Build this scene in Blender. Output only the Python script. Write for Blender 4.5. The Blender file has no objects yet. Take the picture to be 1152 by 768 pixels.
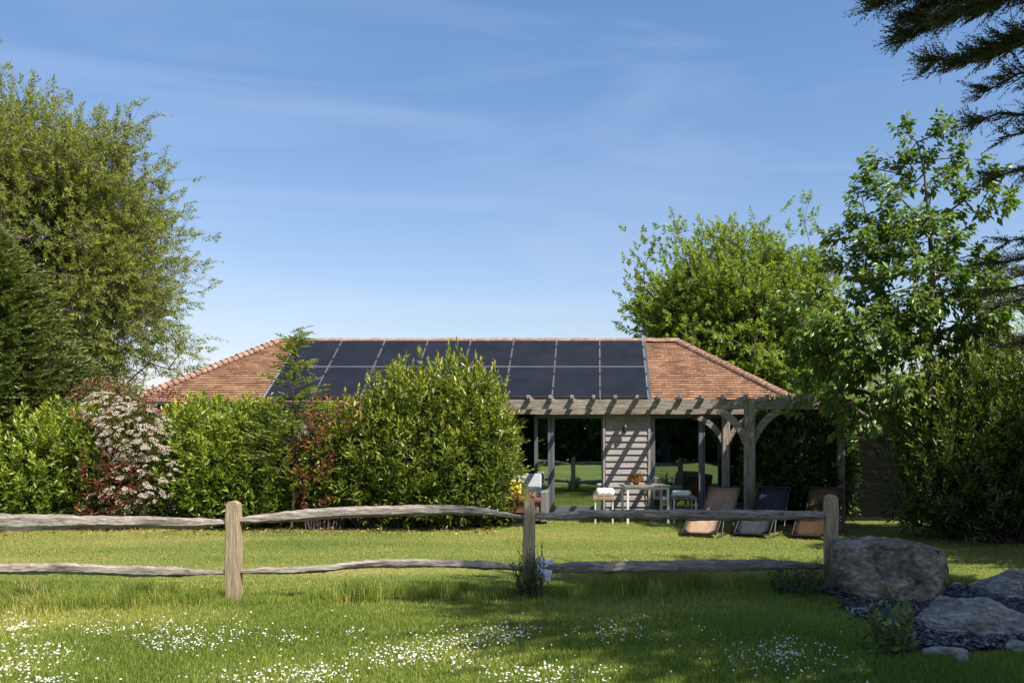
import bpy, bmesh, math, random
import numpy as np
from mathutils import Vector, Matrix, noise

random.seed(7)
RNG = np.random.default_rng(11)
scene = bpy.context.scene
COL = scene.collection
F, CX, HY, EYE = 1000.0, 670.0, 491.0, 1.7        # focal length / principal point in photo pixels, eye height


def P(x, y, Y):
    return Vector(((x - CX) * Y / F, Y, EYE + (HY - y) * Y / F))


def G(x, y, z=0.0):
    Y = (EYE - z) * F / (y - HY)
    return Vector(((x - CX) * Y / F, Y, z))


# ------------------------------------------------------------------ materials
MATS = {}


def newmat(name):
    m = bpy.data.materials.new(name)
    m.use_nodes = True
    nt = m.node_tree
    for n in list(nt.nodes):
        nt.nodes.remove(n)
    out = nt.nodes.new('ShaderNodeOutputMaterial')
    MATS[name] = m
    return m, nt, out


def nd(nt, t, **kw):
    n = nt.nodes.new(t)
    for k, v in kw.items():
        if k in n.inputs:
            n.inputs[k].default_value = v
        else:
            setattr(n, k, v)
    return n


def ramp(nt, stops):
    r = nt.nodes.new('ShaderNodeValToRGB')
    e = r.color_ramp.elements
    while len(e) > 1:
        e.remove(e[0])
    e[0].position = stops[0][0]
    e[0].color = (*stops[0][1], 1)
    for p, c in stops[1:]:
        k = e.new(p)
        k.color = (*c, 1)
    return r


def leaf_mat(name, stops, rough=0.45, transl=0.3, tcol=None):
    m, nt, out = newmat(name)
    a = nd(nt, 'ShaderNodeAttribute', attribute_name='tint')
    r = ramp(nt, stops)
    nt.links.new(a.outputs['Fac'], r.inputs[0])
    b = nd(nt, 'ShaderNodeBsdfPrincipled', Roughness=rough)
    b.inputs['Specular IOR Level'].default_value = 0.45
    nt.links.new(r.outputs[0], b.inputs['Base Color'])
    t = nd(nt, 'ShaderNodeBsdfTranslucent')
    mx = nd(nt, 'ShaderNodeMix', data_type='RGBA', blend_type='MULTIPLY')
    mx.inputs[0].default_value = 1.0
    nt.links.new(r.outputs[0], mx.inputs[6])
    mx.inputs[7].default_value = (*(tcol or (1.5, 1.5, 0.6)), 1)
    nt.links.new(mx.outputs[2], t.inputs[0])
    s = nd(nt, 'ShaderNodeMixShader')
    s.inputs[0].default_value = transl
    nt.links.new(b.outputs[0], s.inputs[1])
    nt.links.new(t.outputs[0], s.inputs[2])
    nt.links.new(s.outputs[0], out.inputs[0])
    return m


def noise_mat(name, stops, scale=(1, 1, 1), nscale=8.0, rough=0.8, bump=0.3, bdist=0.01, detail=8, spec=0.3, metal=0, fine=None, distort=0.0):
    m, nt, out = newmat(name)
    tc = nd(nt, 'ShaderNodeTexCoord')
    mp = nd(nt, 'ShaderNodeMapping')
    mp.inputs['Scale'].default_value = scale
    nt.links.new(tc.outputs['Object'], mp.inputs[0])
    n = nd(nt, 'ShaderNodeTexNoise', Scale=nscale, Detail=detail, Roughness=0.65, Distortion=distort)
    nt.links.new(mp.outputs[0], n.inputs['Vector'])
    r = ramp(nt, stops)
    nt.links.new(n.outputs['Fac'], r.inputs[0])
    b = nd(nt, 'ShaderNodeBsdfPrincipled', Roughness=rough, Metallic=metal)
    b.inputs['Specular IOR Level'].default_value = spec
    col = r.outputs[0]
    if fine:
        n2 = nd(nt, 'ShaderNodeTexNoise', Scale=fine[0], Detail=4)
        nt.links.new(mp.outputs[0], n2.inputs['Vector'])
        r2 = ramp(nt, [(0.35, (fine[1],) * 3), (0.65, (fine[2],) * 3)])
        nt.links.new(n2.outputs['Fac'], r2.inputs[0])
        mx = nd(nt, 'ShaderNodeMix', data_type='RGBA', blend_type='MULTIPLY')
        mx.inputs[0].default_value = 1
        nt.links.new(col, mx.inputs[6])
        nt.links.new(r2.outputs[0], mx.inputs[7])
        col = mx.outputs[2]
    nt.links.new(col, b.inputs['Base Color'])
    if bump:
        bp = nd(nt, 'ShaderNodeBump', Strength=bump, Distance=bdist)
        nt.links.new(n.outputs['Fac'], bp.inputs['Height'])
        nt.links.new(bp.outputs[0], b.inputs['Normal'])
    nt.links.new(b.outputs[0], out.inputs[0])
    return m


wood_stops = [(0.30, (0.06, 0.045, 0.035)), (0.42, (0.19, 0.155, 0.125)), (0.55, (0.30, 0.255, 0.21)), (0.75, (0.46, 0.41, 0.35))]
M_WOOD_X = noise_mat('weathered_wood_x', wood_stops, (1.2, 14, 14), 3.0, 0.85, 0.6, 0.012, fine=(12, .7, 1.1), distort=.6)
M_WOOD_Y = noise_mat('weathered_wood_y', wood_stops, (14, 1.2, 14), 3.0, 0.85, 0.6, 0.012)
M_WOOD_Z = noise_mat('weathered_wood_z', wood_stops, (14, 14, 1.2), 3.0, 0.85, 0.6, 0.012, fine=(10, .8, 1.1))
M_POST = noise_mat('fence_post_wood', [(0.3, (0.20, 0.14, 0.085)), (0.5, (0.36, 0.275, 0.175)), (0.75, (0.50, 0.41, 0.28))],
                   (16, 16, 1.0), 2.4, 0.85, 0.5, 0.01, fine=(6, .75, 1.1), distort=.5)
M_CLAD = noise_mat('silvered_cladding', [(0.25, (0.15, 0.13, 0.12)), (0.5, (0.30, 0.265, 0.245)), (0.8, (0.42, 0.385, 0.36))],
                   (1.5, 10, 18), 2.5, 0.85, 0.4, 0.006)
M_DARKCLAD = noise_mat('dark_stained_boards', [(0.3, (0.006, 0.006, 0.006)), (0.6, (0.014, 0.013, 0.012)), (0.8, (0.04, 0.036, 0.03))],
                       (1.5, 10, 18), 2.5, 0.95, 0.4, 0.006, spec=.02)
M_BARK = noise_mat('bark', [(0.3, (0.06, 0.045, 0.03)), (0.5, (0.14, 0.11, 0.08)), (0.75, (0.26, 0.22, 0.17))], (6, 6, 1), 5, 0.9, 0.7, 0.02)
M_BARKD = noise_mat('dark_bark', [(0.3, (0.03, 0.024, 0.018)), (0.6, (0.08, 0.06, 0.045))], (6, 6, 1), 5, 0.9, 0.7, 0.02)
M_FRAME = noise_mat('door_frame_metal', [(0.3, (0.10, 0.10, 0.115)), (0.7, (0.125, 0.13, 0.145))], (1, 1, 1), 3, 0.4, 0, spec=.5)
M_DKFRAME = noise_mat('anthracite_metal', [(0.3, (0.02, 0.022, 0.025)), (0.7, (0.03, 0.032, 0.035))], (1, 1, 1), 3, 0.45, 0, spec=.5)
M_BLACK = noise_mat('black_metal', [(0.3, (0.012, 0.012, 0.012)), (0.7, (0.02, 0.02, 0.02))], (1, 1, 1), 3, 0.5, 0, spec=.5)
M_WHITEMET = noise_mat('pale_metal', [(0.3, (0.55, 0.55, 0.53)), (0.7, (0.66, 0.66, 0.63))], (1, 1, 1), 6, 0.4, 0, spec=.5)
M_INT = noise_mat('interior_plaster', [(0.3, (0.22, 0.25, 0.26)), (0.7, (0.28, 0.31, 0.32))], (1, 1, 1), 2, 0.9, 0)
M_INTFLOOR = noise_mat('interior_floor', [(0.3, (0.07, 0.055, 0.04)), (0.7, (0.12, 0.095, 0.07))], (1, 8, 1), 3, 0.5, 0)
M_CURTAIN = noise_mat('curtain_cloth', [(0.3, (0.16, 0.27, 0.33)), (0.7, (0.24, 0.38, 0.44))], (20, 1, 1), 2, 0.9, 0)
M_FABGREY = noise_mat('grey_outdoor_fabric', [(0.3, (0.30, 0.31, 0.32)), (0.7, (0.38, 0.385, 0.395))], (1, 1, 1), 60, 0.95, 0.3, 0.003)
M_FABWHITE = noise_mat('white_towel', [(0.3, (0.66, 0.64, 0.60)), (0.7, (0.78, 0.76, 0.72))], (1, 1, 1), 40, 0.95, 0.5, 0.01)
M_YELLOW = noise_mat('yellow_fabric', [(0.3, (0.58, 0.36, 0.03)), (0.7, (0.72, 0.48, 0.05))], (1, 1, 1), 30, 0.9, 0.3, 0.005)
M_RATTAN = noise_mat('grey_rattan', [(0.4, (0.06, 0.06, 0.06)), (0.55, (0.22, 0.21, 0.2))], (14, 14, 40), 3, 0.8, 0.8, 0.01)
M_RUST = noise_mat('rusty_brown_steel', [(0.3, (0.09, 0.035, 0.02)), (0.7, (0.20, 0.085, 0.05))], (1, 1, 1), 7, 0.85, 0.3, 0.004)
M_TAN = noise_mat('tan_mesh_fabric', [(0.3, (0.27, 0.165, 0.10)), (0.6, (0.40, 0.26, 0.16)), (0.8, (0.50, 0.34, 0.22))], (3, 1, 1), 5, 0.8, 0.3, 0.003, fine=(90, .8, 1.1))
M_CHAR = noise_mat('charcoal_mesh_fabric', [(0.3, (0.035, 0.038, 0.05)), (0.7, (0.075, 0.08, 0.1))], (3, 1, 1), 5, 0.7, 0.3, 0.003, fine=(90, .8, 1.1))
M_ROCK = noise_mat('boulder_stone', [(0.30, (0.06, 0.048, 0.035)), (0.45, (0.19, 0.155, 0.115)), (0.58, (0.33, 0.27, 0.20)), (0.72, (0.48, 0.43, 0.36))],
                   (1, 1, 1.5), 4.5, 0.9, 0.9, 0.05, detail=12, fine=(16, .6, 1.15))
M_ROCK2 = noise_mat('layered_stone', [(0.32, (0.07, 0.06, 0.05)), (0.46, (0.27, 0.235, 0.20)), (0.58, (0.42, 0.38, 0.32)), (0.70, (0.30, 0.17, 0.09))], (1, 1, 4), 2.6, 0.9, 0.9, 0.05, detail=12, fine=(12, .6, 1.15))
M_SLATE = leaf_mat('slate_chips', [(0, (0.028, 0.027, 0.034)), (0.6, (0.075, 0.072, 0.088)), (1, (0.26, 0.25, 0.26))], 0.6, 0.0)
M_SLATEBED = noise_mat('slate_bed_soil', [(0.3, (0.02, 0.02, 0.025)), (0.7, (0.06, 0.06, 0.08))], (1, 1, 1), 30, 0.95, 0.8, 0.03)
M_BAG = noise_mat('pale_plastic', [(0.3, (0.50, 0.55, 0.62)), (0.7, (0.68, 0.72, 0.78))], (1, 1, 1), 8, 0.45, 0.4, 0.02)
M_GUTTER = M_DKFRAME
M_TILEHIP = noise_mat('clay_hip_tiles', [(0.3, (0.12, 0.065, 0.042)), (0.5, (0.26, 0.15, 0.10)), (0.72, (0.40, 0.28, 0.2))], (1, 1, 1), 9, 0.9, 0.4, 0.01)
M_DAISY = leaf_mat('daisy_petals', [(0, (0.570, 0.570, 0.551)), (0.6, (0.703, 0.703, 0.684)), (0.9, (0.665, 0.475, 0.028)), (1, (0.665, 0.475, 0.028))], 0.8, 0.1, (1, 1, 1))
M_LITTER = leaf_mat('fallen_leaves', [(0, (0.10, 0.05, 0.02)), (0.6, (0.3, 0.15, 0.05)), (1, (0.45, 0.25, 0.09))], 0.8, 0.1)

# clay tiles
m, nt, out = newmat('clay_roof_tiles')
uv = nd(nt, 'ShaderNodeUVMap')
br = nd(nt, 'ShaderNodeTexBrick', Scale=1.0)
br.inputs['Brick Width'].default_value = 0.165
br.inputs['Row Height'].default_value = 0.1
br.inputs['Mortar Size'].default_value = 0.003
br.inputs['Color1'].default_value = (0.188, 0.095, 0.057, 1)
br.inputs['Color2'].default_value = (0.32, 0.178, 0.108, 1)
br.inputs['Mortar'].default_value = (0.10, 0.05, 0.035, 1)
br.inputs['Bias'].default_value = 0.0
nt.links.new(uv.outputs[0], br.inputs['Vector'])
n = nd(nt, 'ShaderNodeTexNoise', Scale=1.6, Detail=8)
nt.links.new(uv.outputs[0], n.inputs['Vector'])
r = ramp(nt, [(0.3, (0.72, 0.7, 0.72)), (0.6, (1.05, 1.05, 1.05)), (0.72, (1.12, 1.15, 0.95))])
nt.links.new(n.outputs['Fac'], r.inputs[0])
mx = nd(nt, 'ShaderNodeMix', data_type='RGBA', blend_type='MULTIPLY')
mx.inputs[0].default_value = 1
nt.links.new(br.outputs['Color'], mx.inputs[6])
nt.links.new(r.outputs[0], mx.inputs[7])
n3 = nd(nt, 'ShaderNodeTexNoise', Scale=14.0, Detail=6)
nt.links.new(uv.outputs[0], n3.inputs['Vector'])
r3 = ramp(nt, [(0.58, (0, 0, 0)), (0.7, (.8, .8, .8))])
nt.links.new(n3.outputs['Fac'], r3.inputs[0])
mx2 = nd(nt, 'ShaderNodeMix', data_type='RGBA')
nt.links.new(r3.outputs[0], mx2.inputs[0])
nt.links.new(mx.outputs[2], mx2.inputs[6])
mx2.inputs[7].default_value = (0.42, 0.36, 0.16, 1)
b = nd(nt, 'ShaderNodeBsdfPrincipled', Roughness=0.9)
b.inputs['Specular IOR Level'].default_value = 0.2
nt.links.new(mx2.outputs[2], b.inputs['Base Color'])
nt.links.new(b.outputs[0], out.inputs[0])
M_TILE = m

# solar glass
m, nt, out = newmat('solar_cells')
tc = nd(nt, 'ShaderNodeTexCoord')
n = nd(nt, 'ShaderNodeTexNoise', Scale=2.5, Detail=5)
nt.links.new(tc.outputs['Object'], n.inputs['Vector'])
r = ramp(nt, [(0.3, (0.011, 0.012, 0.017)), (0.8, (0.018, 0.019, 0.026))])
nt.links.new(n.outputs['Fac'], r.inputs[0])
b = nd(nt, 'ShaderNodeBsdfPrincipled', Roughness=0.35)
b.inputs['Specular IOR Level'].default_value = 0.12
nt.links.new(r.outputs[0], b.inputs['Base Color'])
nt.links.new(b.outputs[0], out.inputs[0])
M_SOLAR = m
M_SOLFR = noise_mat('panel_edge_metal', [(0.3, (0.05, 0.05, 0.055)), (0.7, (0.08, 0.08, 0.085))], (1, 1, 1), 3, 0.4, 0)
M_SOLRAIL = noise_mat('panel_rail_aluminium', [(0.3, (0.13, 0.13, 0.14)), (0.7, (0.2, 0.2, 0.21))], (1, 1, 1), 3, 0.5, 0)

# glass
m, nt, out = newmat('tinted_door_glass')
g = nd(nt, 'ShaderNodeBsdfGlossy', Roughness=0.01)
g.inputs[0].default_value = (0.85, 0.95, 0.92, 1)
t = nd(nt, 'ShaderNodeBsdfTransparent')
t.inputs[0].default_value = (0.5, 0.64, 0.66, 1)
tc = nd(nt, 'ShaderNodeTexCoord')
nn = nd(nt, 'ShaderNodeTexNoise', Scale=1.2, Detail=1)
nt.links.new(tc.outputs['Object'], nn.inputs['Vector'])
bp = nd(nt, 'ShaderNodeBump', Strength=0.06, Distance=0.03)
nt.links.new(nn.outputs['Fac'], bp.inputs['Height'])
nt.links.new(bp.outputs[0], g.inputs['Normal'])
s = nd(nt, 'ShaderNodeMixShader')
s.inputs[0].default_value = 0.5
nt.links.new(t.outputs[0], s.inputs[1])
nt.links.new(g.outputs[0], s.inputs[2])
nt.links.new(s.outputs[0], out.inputs[0])
M_GLASS = m
M_GLASS2 = m.copy()
for q in M_GLASS2.node_tree.nodes:
    if q.type == 'MIX_SHADER': q.inputs[0].default_value = .28

# lawn soil/grass sheet
m, nt, out = newmat('lawn_ground')
tc = nd(nt, 'ShaderNodeTexCoord')
n1 = nd(nt, 'ShaderNodeTexNoise', Scale=0.55, Detail=5)
n2 = nd(nt, 'ShaderNodeTexNoise', Scale=22.0, Detail=8)
nt.links.new(tc.outputs['Object'], n1.inputs['Vector'])
mp = nd(nt, 'ShaderNodeMapping')
mp.inputs['Scale'].default_value = (1, 1.8, 1)
nt.links.new(tc.outputs['Object'], mp.inputs[0])
nt.links.new(mp.outputs[0], n2.inputs['Vector'])
mp1 = nd(nt, 'ShaderNodeMapping')
mp1.inputs['Scale'].default_value = (.35, 1.5, 1)
nt.links.new(tc.outputs['Object'], mp1.inputs[0])
nt.links.new(mp1.outputs[0], n1.inputs['Vector'])
r1 = ramp(nt, [(0.35, (0.10, 0.15, 0.03)), (0.5, (0.155, 0.19, 0.042)), (0.68, (0.26, 0.24, 0.08))])
nt.links.new(n1.outputs['Fac'], r1.inputs[0])
r2 = ramp(nt, [(0.3, (0.45, 0.45, 0.45)), (0.7, (1.3, 1.3, 1.3))])
nt.links.new(n2.outputs['Fac'], r2.inputs[0])
mx = nd(nt, 'ShaderNodeMix', data_type='RGBA', blend_type='MULTIPLY')
mx.inputs[0].default_value = 1
nt.links.new(r1.outputs[0], mx.inputs[6])
nt.links.new(r2.outputs[0], mx.inputs[7])
b = nd(nt, 'ShaderNodeBsdfPrincipled', Roughness=0.95)
b.inputs['Specular IOR Level'].default_value = 0.1
nt.links.new(mx.outputs[2], b.inputs['Base Color'])
bp = nd(nt, 'ShaderNodeBump', Strength=0.8, Distance=0.03)
nt.links.new(n2.outputs['Fac'], bp.inputs['Height'])
nt.links.new(bp.outputs[0], b.inputs['Normal'])
nt.links.new(b.outputs[0], out.inputs[0])
M_LAWN = m

M_GRASS = leaf_mat('meadow_grass', [(0, (0.097, 0.150, 0.020)), (0.45, (0.213, 0.276, 0.040)), (0.8, (0.363, 0.372, 0.071)), (1, (0.727, 0.550, 0.212))], 0.6, 0.35, (1.4, 1.5, .6))
M_MOWN = leaf_mat('mown_grass', [(0, (0.139, 0.168, 0.028)), (0.5, (0.278, 0.266, 0.056)), (1, (0.523, 0.392, 0.140))], 0.6, 0.3, (1.4, 1.5, .6))
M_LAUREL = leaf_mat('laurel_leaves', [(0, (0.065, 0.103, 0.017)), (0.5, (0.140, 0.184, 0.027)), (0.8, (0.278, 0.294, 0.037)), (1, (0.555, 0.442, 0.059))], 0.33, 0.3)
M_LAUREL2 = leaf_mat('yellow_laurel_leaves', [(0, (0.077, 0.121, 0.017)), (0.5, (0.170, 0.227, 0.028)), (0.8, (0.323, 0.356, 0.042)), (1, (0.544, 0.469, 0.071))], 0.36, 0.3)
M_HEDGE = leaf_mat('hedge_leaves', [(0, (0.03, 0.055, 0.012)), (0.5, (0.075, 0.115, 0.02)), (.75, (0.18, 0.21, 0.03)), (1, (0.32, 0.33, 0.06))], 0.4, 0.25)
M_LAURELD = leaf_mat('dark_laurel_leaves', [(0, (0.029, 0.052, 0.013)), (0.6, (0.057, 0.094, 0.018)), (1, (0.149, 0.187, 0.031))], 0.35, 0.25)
M_RED = leaf_mat('red_young_leaves', [(0, (0.07, 0.02, 0.015)), (0.5, (0.19, 0.04, 0.025)), (1, (0.28, 0.11, 0.06))], 0.38, 0.25, (1.4, .7, .6))
M_PHOT = leaf_mat('photinia_leaves', [(0, (0.060, 0.090, 0.022)), (0.5, (0.135, 0.150, 0.038)), (0.8, (0.225, 0.195, 0.060)), (1, (0.360, 0.135, 0.075))], 0.4, 0.25)
M_BLOSSOM = leaf_mat('cream_blossom', [(0, (0.458, 0.349, 0.271)), (0.5, (0.657, 0.561, 0.464)), (1, (0.777, 0.716, 0.619))], 0.8, 0.2, (1, 1, 1))
M_WILLOW = leaf_mat('willow_leaves', [(0, (0.119, 0.147, 0.034)), (0.5, (0.236, 0.259, 0.061)), (0.85, (0.397, 0.380, 0.103)), (1, (0.594, 0.466, 0.155))], 0.5, 0.4)
M_BGTREE = leaf_mat('oak_leaves', [(0, (0.105, 0.169, 0.028)), (0.5, (0.211, 0.283, 0.044)), (0.85, (0.365, 0.408, 0.071)), (1, (0.518, 0.461, 0.125))], 0.5, 0.4)
M_CHERRY = leaf_mat('broad_leaves', [(0, (0.062, 0.112, 0.023)), (0.5, (0.130, 0.200, 0.041)), (0.85, (0.226, 0.303, 0.064)), (1, (0.418, 0.383, 0.112))], 0.36, 0.35)
M_CONIF = leaf_mat('conifer_sprays', [(0, (0.065, 0.093, 0.025)), (0.5, (0.141, 0.177, 0.037)), (0.9, (0.283, 0.289, 0.062)), (1, (0.435, 0.352, 0.104))], 0.6, 0.12)
M_CYPR = leaf_mat('cypress_sprays', [(0, (0.032, 0.045, 0.018)), (0.6, (0.063, 0.080, 0.028)), (1, (0.147, 0.120, 0.045))], 0.6, 0.1)
M_SAPL = leaf_mat('sapling_sprays', [(0, (0.110, 0.149, 0.026)), (0.6, (0.264, 0.297, 0.044)), (1, (0.484, 0.438, 0.088))], 0.55, 0.2)
M_WEED = leaf_mat('weed_leaves', [(0, (0.056, 0.098, 0.021)), (0.6, (0.119, 0.182, 0.035)), (1, (0.252, 0.280, 0.070))], 0.5, 0.3)
M_FLOWER = leaf_mat('orange_flowers', [(0, (0.45, 0.12, 0.03)), (0.5, (0.6, 0.25, 0.08)), (0.7, (0.6, 0.5, 0.08)), (1, (0.25, 0.35, 0.05))], 0.6, 0.2, (1, 1, 1))


# ------------------------------------------------------------------ objects
ORG = {}


def tag(o, label=None, cat=None, group=None, kind=None):
    if label: o['label'] = label
    if cat: o['category'] = cat
    if group: o['group'] = group
    if kind: o['kind'] = kind
    return o


def thing(name, label, cat, loc=(0, 0, 0), group=None):
    o = bpy.data.objects.new(name, None)
    o.empty_display_size = 0.3
    COL.objects.link(o)
    o.location = loc
    ORG[o] = Vector(loc)
    return tag(o, label, cat, group)


def link_mesh(name, me, mat, parent=None, origin=None):
    """the mesh is in world coordinates; it is re-based on its parent's (or its own) origin"""
    org = ORG[parent] if parent is not None else Vector(origin or (0, 0, 0))
    if org.length > 0:
        me.transform(Matrix.Translation(-org))
    for mm in (mat if isinstance(mat, (list, tuple)) else [mat]):
        me.materials.append(mm)
    o = bpy.data.objects.new(name, me)
    COL.objects.link(o)
    if parent is not None:
        o.parent = parent
    else:
        o.location = org
    ORG[o] = org
    return o


class MB:
    def __init__(s):
        s.bm = bmesh.new()

    def box(s, x0, x1, y0, y1, z0, z1, rot=None, piv=None):
        r = bmesh.ops.create_cube(s.bm, size=1)
        v = r['verts']
        M = Matrix.Translation(((x0 + x1) / 2, (y0 + y1) / 2, (z0 + z1) / 2)) @ Matrix.Diagonal((x1 - x0, y1 - y0, z1 - z0, 1))
        if rot is not None:
            p = Vector(piv) if piv else Vector(((x0 + x1) / 2, (y0 + y1) / 2, (z0 + z1) / 2))
            M = Matrix.Translation(p) @ rot @ Matrix.Translation(-p) @ M
        bmesh.ops.transform(s.bm, matrix=M, verts=v)
        return s

    def tube(s, pts, rad, n=8, closed=False):
        pts = [Vector(p) for p in pts]
        rings = []
        for i, p in enumerate(pts):
            a = pts[i - 1] if (i > 0 or closed) else p
            b = pts[(i + 1) % len(pts)] if (i < len(pts) - 1 or closed) else p
            d = (b - a).normalized()
            u = d.orthogonal().normalized() if abs(d.z) > .95 else d.cross(Vector((0, 0, 1))).normalized()
            w = d.cross(u)
            r = rad[i] if isinstance(rad, (list, tuple)) else rad
            rings.append([s.bm.verts.new(p + (u * math.cos(2 * math.pi * k / n) + w * math.sin(2 * math.pi * k / n)) * r) for k in range(n)])
        m_ = len(rings)
        for i in range(m_ if closed else m_ - 1):
            A, B = rings[i], rings[(i + 1) % m_]
            for k in range(n):
                s.bm.faces.new((A[k], A[(k + 1) % n], B[(k + 1) % n], B[k]))
        if not closed:
            s.bm.faces.new(rings[0][::-1])
            s.bm.faces.new(rings[-1])
        return s

    def prism(s, poly, axis, a, b):
        """poly: 2d points in the plane perpendicular to axis"""
        def mk(q, t):
            return {'x': (t, q[0], q[1]), 'y': (q[0], t, q[1]), 'z': (q[0], q[1], t)}[axis]
        A = [s.bm.verts.new(mk(q, a)) for q in poly]
        B = [s.bm.verts.new(mk(q, b)) for q in poly]
        n = len(poly)
        s.bm.faces.new(A)
        s.bm.faces.new(B[::-1])
        for k in range(n):
            s.bm.faces.new((A[k], B[k], B[(k + 1) % n], A[(k + 1) % n]))
        return s

    def build(s, name, mat, parent=None, origin=None, bevel=0, smooth=False, seg=1):
        if bevel:
            bmesh.ops.bevel(s.bm, geom=s.bm.edges[:], offset=bevel, segments=seg, affect='EDGES', profile=0.5)
        bmesh.ops.recalc_face_normals(s.bm, faces=s.bm.faces[:])
        me = bpy.data.meshes.new(name)
        s.bm.to_mesh(me)
        s.bm.free()
        if smooth:
            me.polygons.foreach_set('use_smooth', [True] * len(me.polygons))
        return link_mesh(name, me, mat, parent, origin)


def np_mesh(name, V, Fc, tint=None, smooth=False):
    me = bpy.data.meshes.new(name)
    V = np.asarray(V, dtype=np.float32)
    Fc = np.asarray(Fc, dtype=np.int32)
    me.vertices.add(len(V))
    me.vertices.foreach_set('co', V.ravel())
    k = Fc.shape[1]
    me.loops.add(Fc.size)
    me.loops.foreach_set('vertex_index', Fc.ravel())
    me.polygons.add(len(Fc))
    me.polygons.foreach_set('loop_start', np.arange(0, Fc.size, k, dtype=np.int32))
    if smooth:
        me.polygons.foreach_set('use_smooth', np.ones(len(Fc), dtype=bool))
    me.update(calc_edges=True)
    if tint is not None:
        a = me.attributes.new('tint', 'FLOAT', 'FACE')
        a.data.foreach_set('value', np.asarray(tint, dtype=np.float32))
    return me


def nrm(a):
    return a / (np.linalg.norm(a, axis=-1, keepdims=True) + 1e-9)


def shoots(Pb, D, n, L, ll, lw, spread=(1.15, 0.45), droop=0.0, ldroop=0.0, tipt=0.4, base=0.0, rnd=0.5, tintp=None, flat=0.0, up=0.7):
    """leaves along shoots: base points Pb, unit directions D -> verts, faces, tint"""
    S = len(Pb)
    Pb = np.asarray(Pb, float); D = nrm(np.asarray(D, float))
    Ls = L * RNG.uniform(.6, 1.25, S)
    t = (np.arange(n)[None, :] + RNG.uniform(.1, .9, (S, n))) / n
    pos = Pb[:, None, :] + D[:, None, :] * (Ls[:, None] * t)[..., None]
    pos[..., 2] -= droop * (Ls[:, None] * t) ** 2
    ref = np.where(np.abs(D[:, 2:3]) > .9, np.array([[1., 0, 0]]), np.array([[0, 0, 1.]]))
    u = nrm(np.cross(D, ref)); v = np.cross(D, u)
    phi = np.arange(n)[None, :] * 2.4 + RNG.uniform(0, 6.28, (S, 1)) + RNG.normal(0, .35, (S, n))
    rad = np.cos(phi)[..., None] * u[:, None, :] + np.sin(phi)[..., None] * v[:, None, :]
    if flat:
        rad[..., 2] *= (1 - flat)
    A = (spread[0] + (spread[1] - spread[0]) * t)[..., None]
    ld = D[:, None, :] * np.cos(A) + rad * np.sin(A)
    ld[..., 2] -= ldroop
    ld = nrm(ld)
    sz = (ll * RNG.uniform(.65, 1.25, (S, n)) * (1.0 - .35 * t))[..., None]
    nn_ = nrm(RNG.normal(0, .45, (S, n, 3)) + np.array([0, 0, up]) + rad * .25)
    side = nrm(np.cross(ld, nn_)); n2 = np.cross(side, ld)
    w = sz * (lw / ll) * .5
    b = pos; tip = pos + ld * sz; mid = pos + ld * sz * .45
    l = mid + side * w + n2 * w * .45
    r = mid - side * w + n2 * w * .45
    tip = tip - n2 * sz * .08
    N = S * n
    V = np.stack([b, r, tip, l], axis=2).reshape(N * 4, 3)
    i = np.arange(N) * 4
    Fc = np.concatenate([np.stack([i, i + 1, i + 2], 1), np.stack([i, i + 2, i + 3], 1)], 0)
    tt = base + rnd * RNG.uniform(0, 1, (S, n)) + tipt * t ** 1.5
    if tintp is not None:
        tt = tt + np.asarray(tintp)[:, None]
    tt = np.clip(tt, 0, 1).ravel()
    return V, Fc, np.concatenate([tt, tt])


def merge(parts):
    Vs, Fs, Ts = [], [], []
    o = 0
    for V, Fc, T in parts:
        Vs.append(V); Fs.append(Fc + o); Ts.append(T); o += len(V)
    return np.concatenate(Vs), np.concatenate(Fs), np.concatenate(Ts)


def lump(p, k=2.0, seed=0):
    r = np.random.default_rng(seed)
    s = 0
    for i in range(6):
        w = r.normal(0, k * (1 + .35 * i), 3)
        s = s + np.sin(p @ w + r.uniform(0, 6.28)) / (1 + .35 * i)
    return s / 3.2


def tubes(A, B, ra, rb, n=5):
    A = np.asarray(A, float); B = np.asarray(B, float)
    D = nrm(B - A)
    ref = np.where(np.abs(D[:, 2:3]) > .9, np.array([[1., 0, 0]]), np.array([[0, 0, 1.]]))
    u = nrm(np.cross(D, ref)); v = np.cross(D, u)
    a = np.arange(n) * 2 * np.pi / n
    ring = np.cos(a)[None, :, None] * u[:, None, :] + np.sin(a)[None, :, None] * v[:, None, :]
    VA = A[:, None, :] + ring * np.asarray(ra)[:, None, None]
    VB = B[:, None, :] + ring * np.asarray(rb)[:, None, None]
    V = np.concatenate([VA, VB], 1).reshape(-1, 3)
    S = len(A)
    base = (np.arange(S) * 2 * n)[:, None]
    k = np.arange(n)[None, :]; k2 = (k + 1) % n
    Fc = np.stack([base + k, base + k2, base + n + k2, base + n + k], -1).reshape(-1, 4)
    return V, Fc


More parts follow.
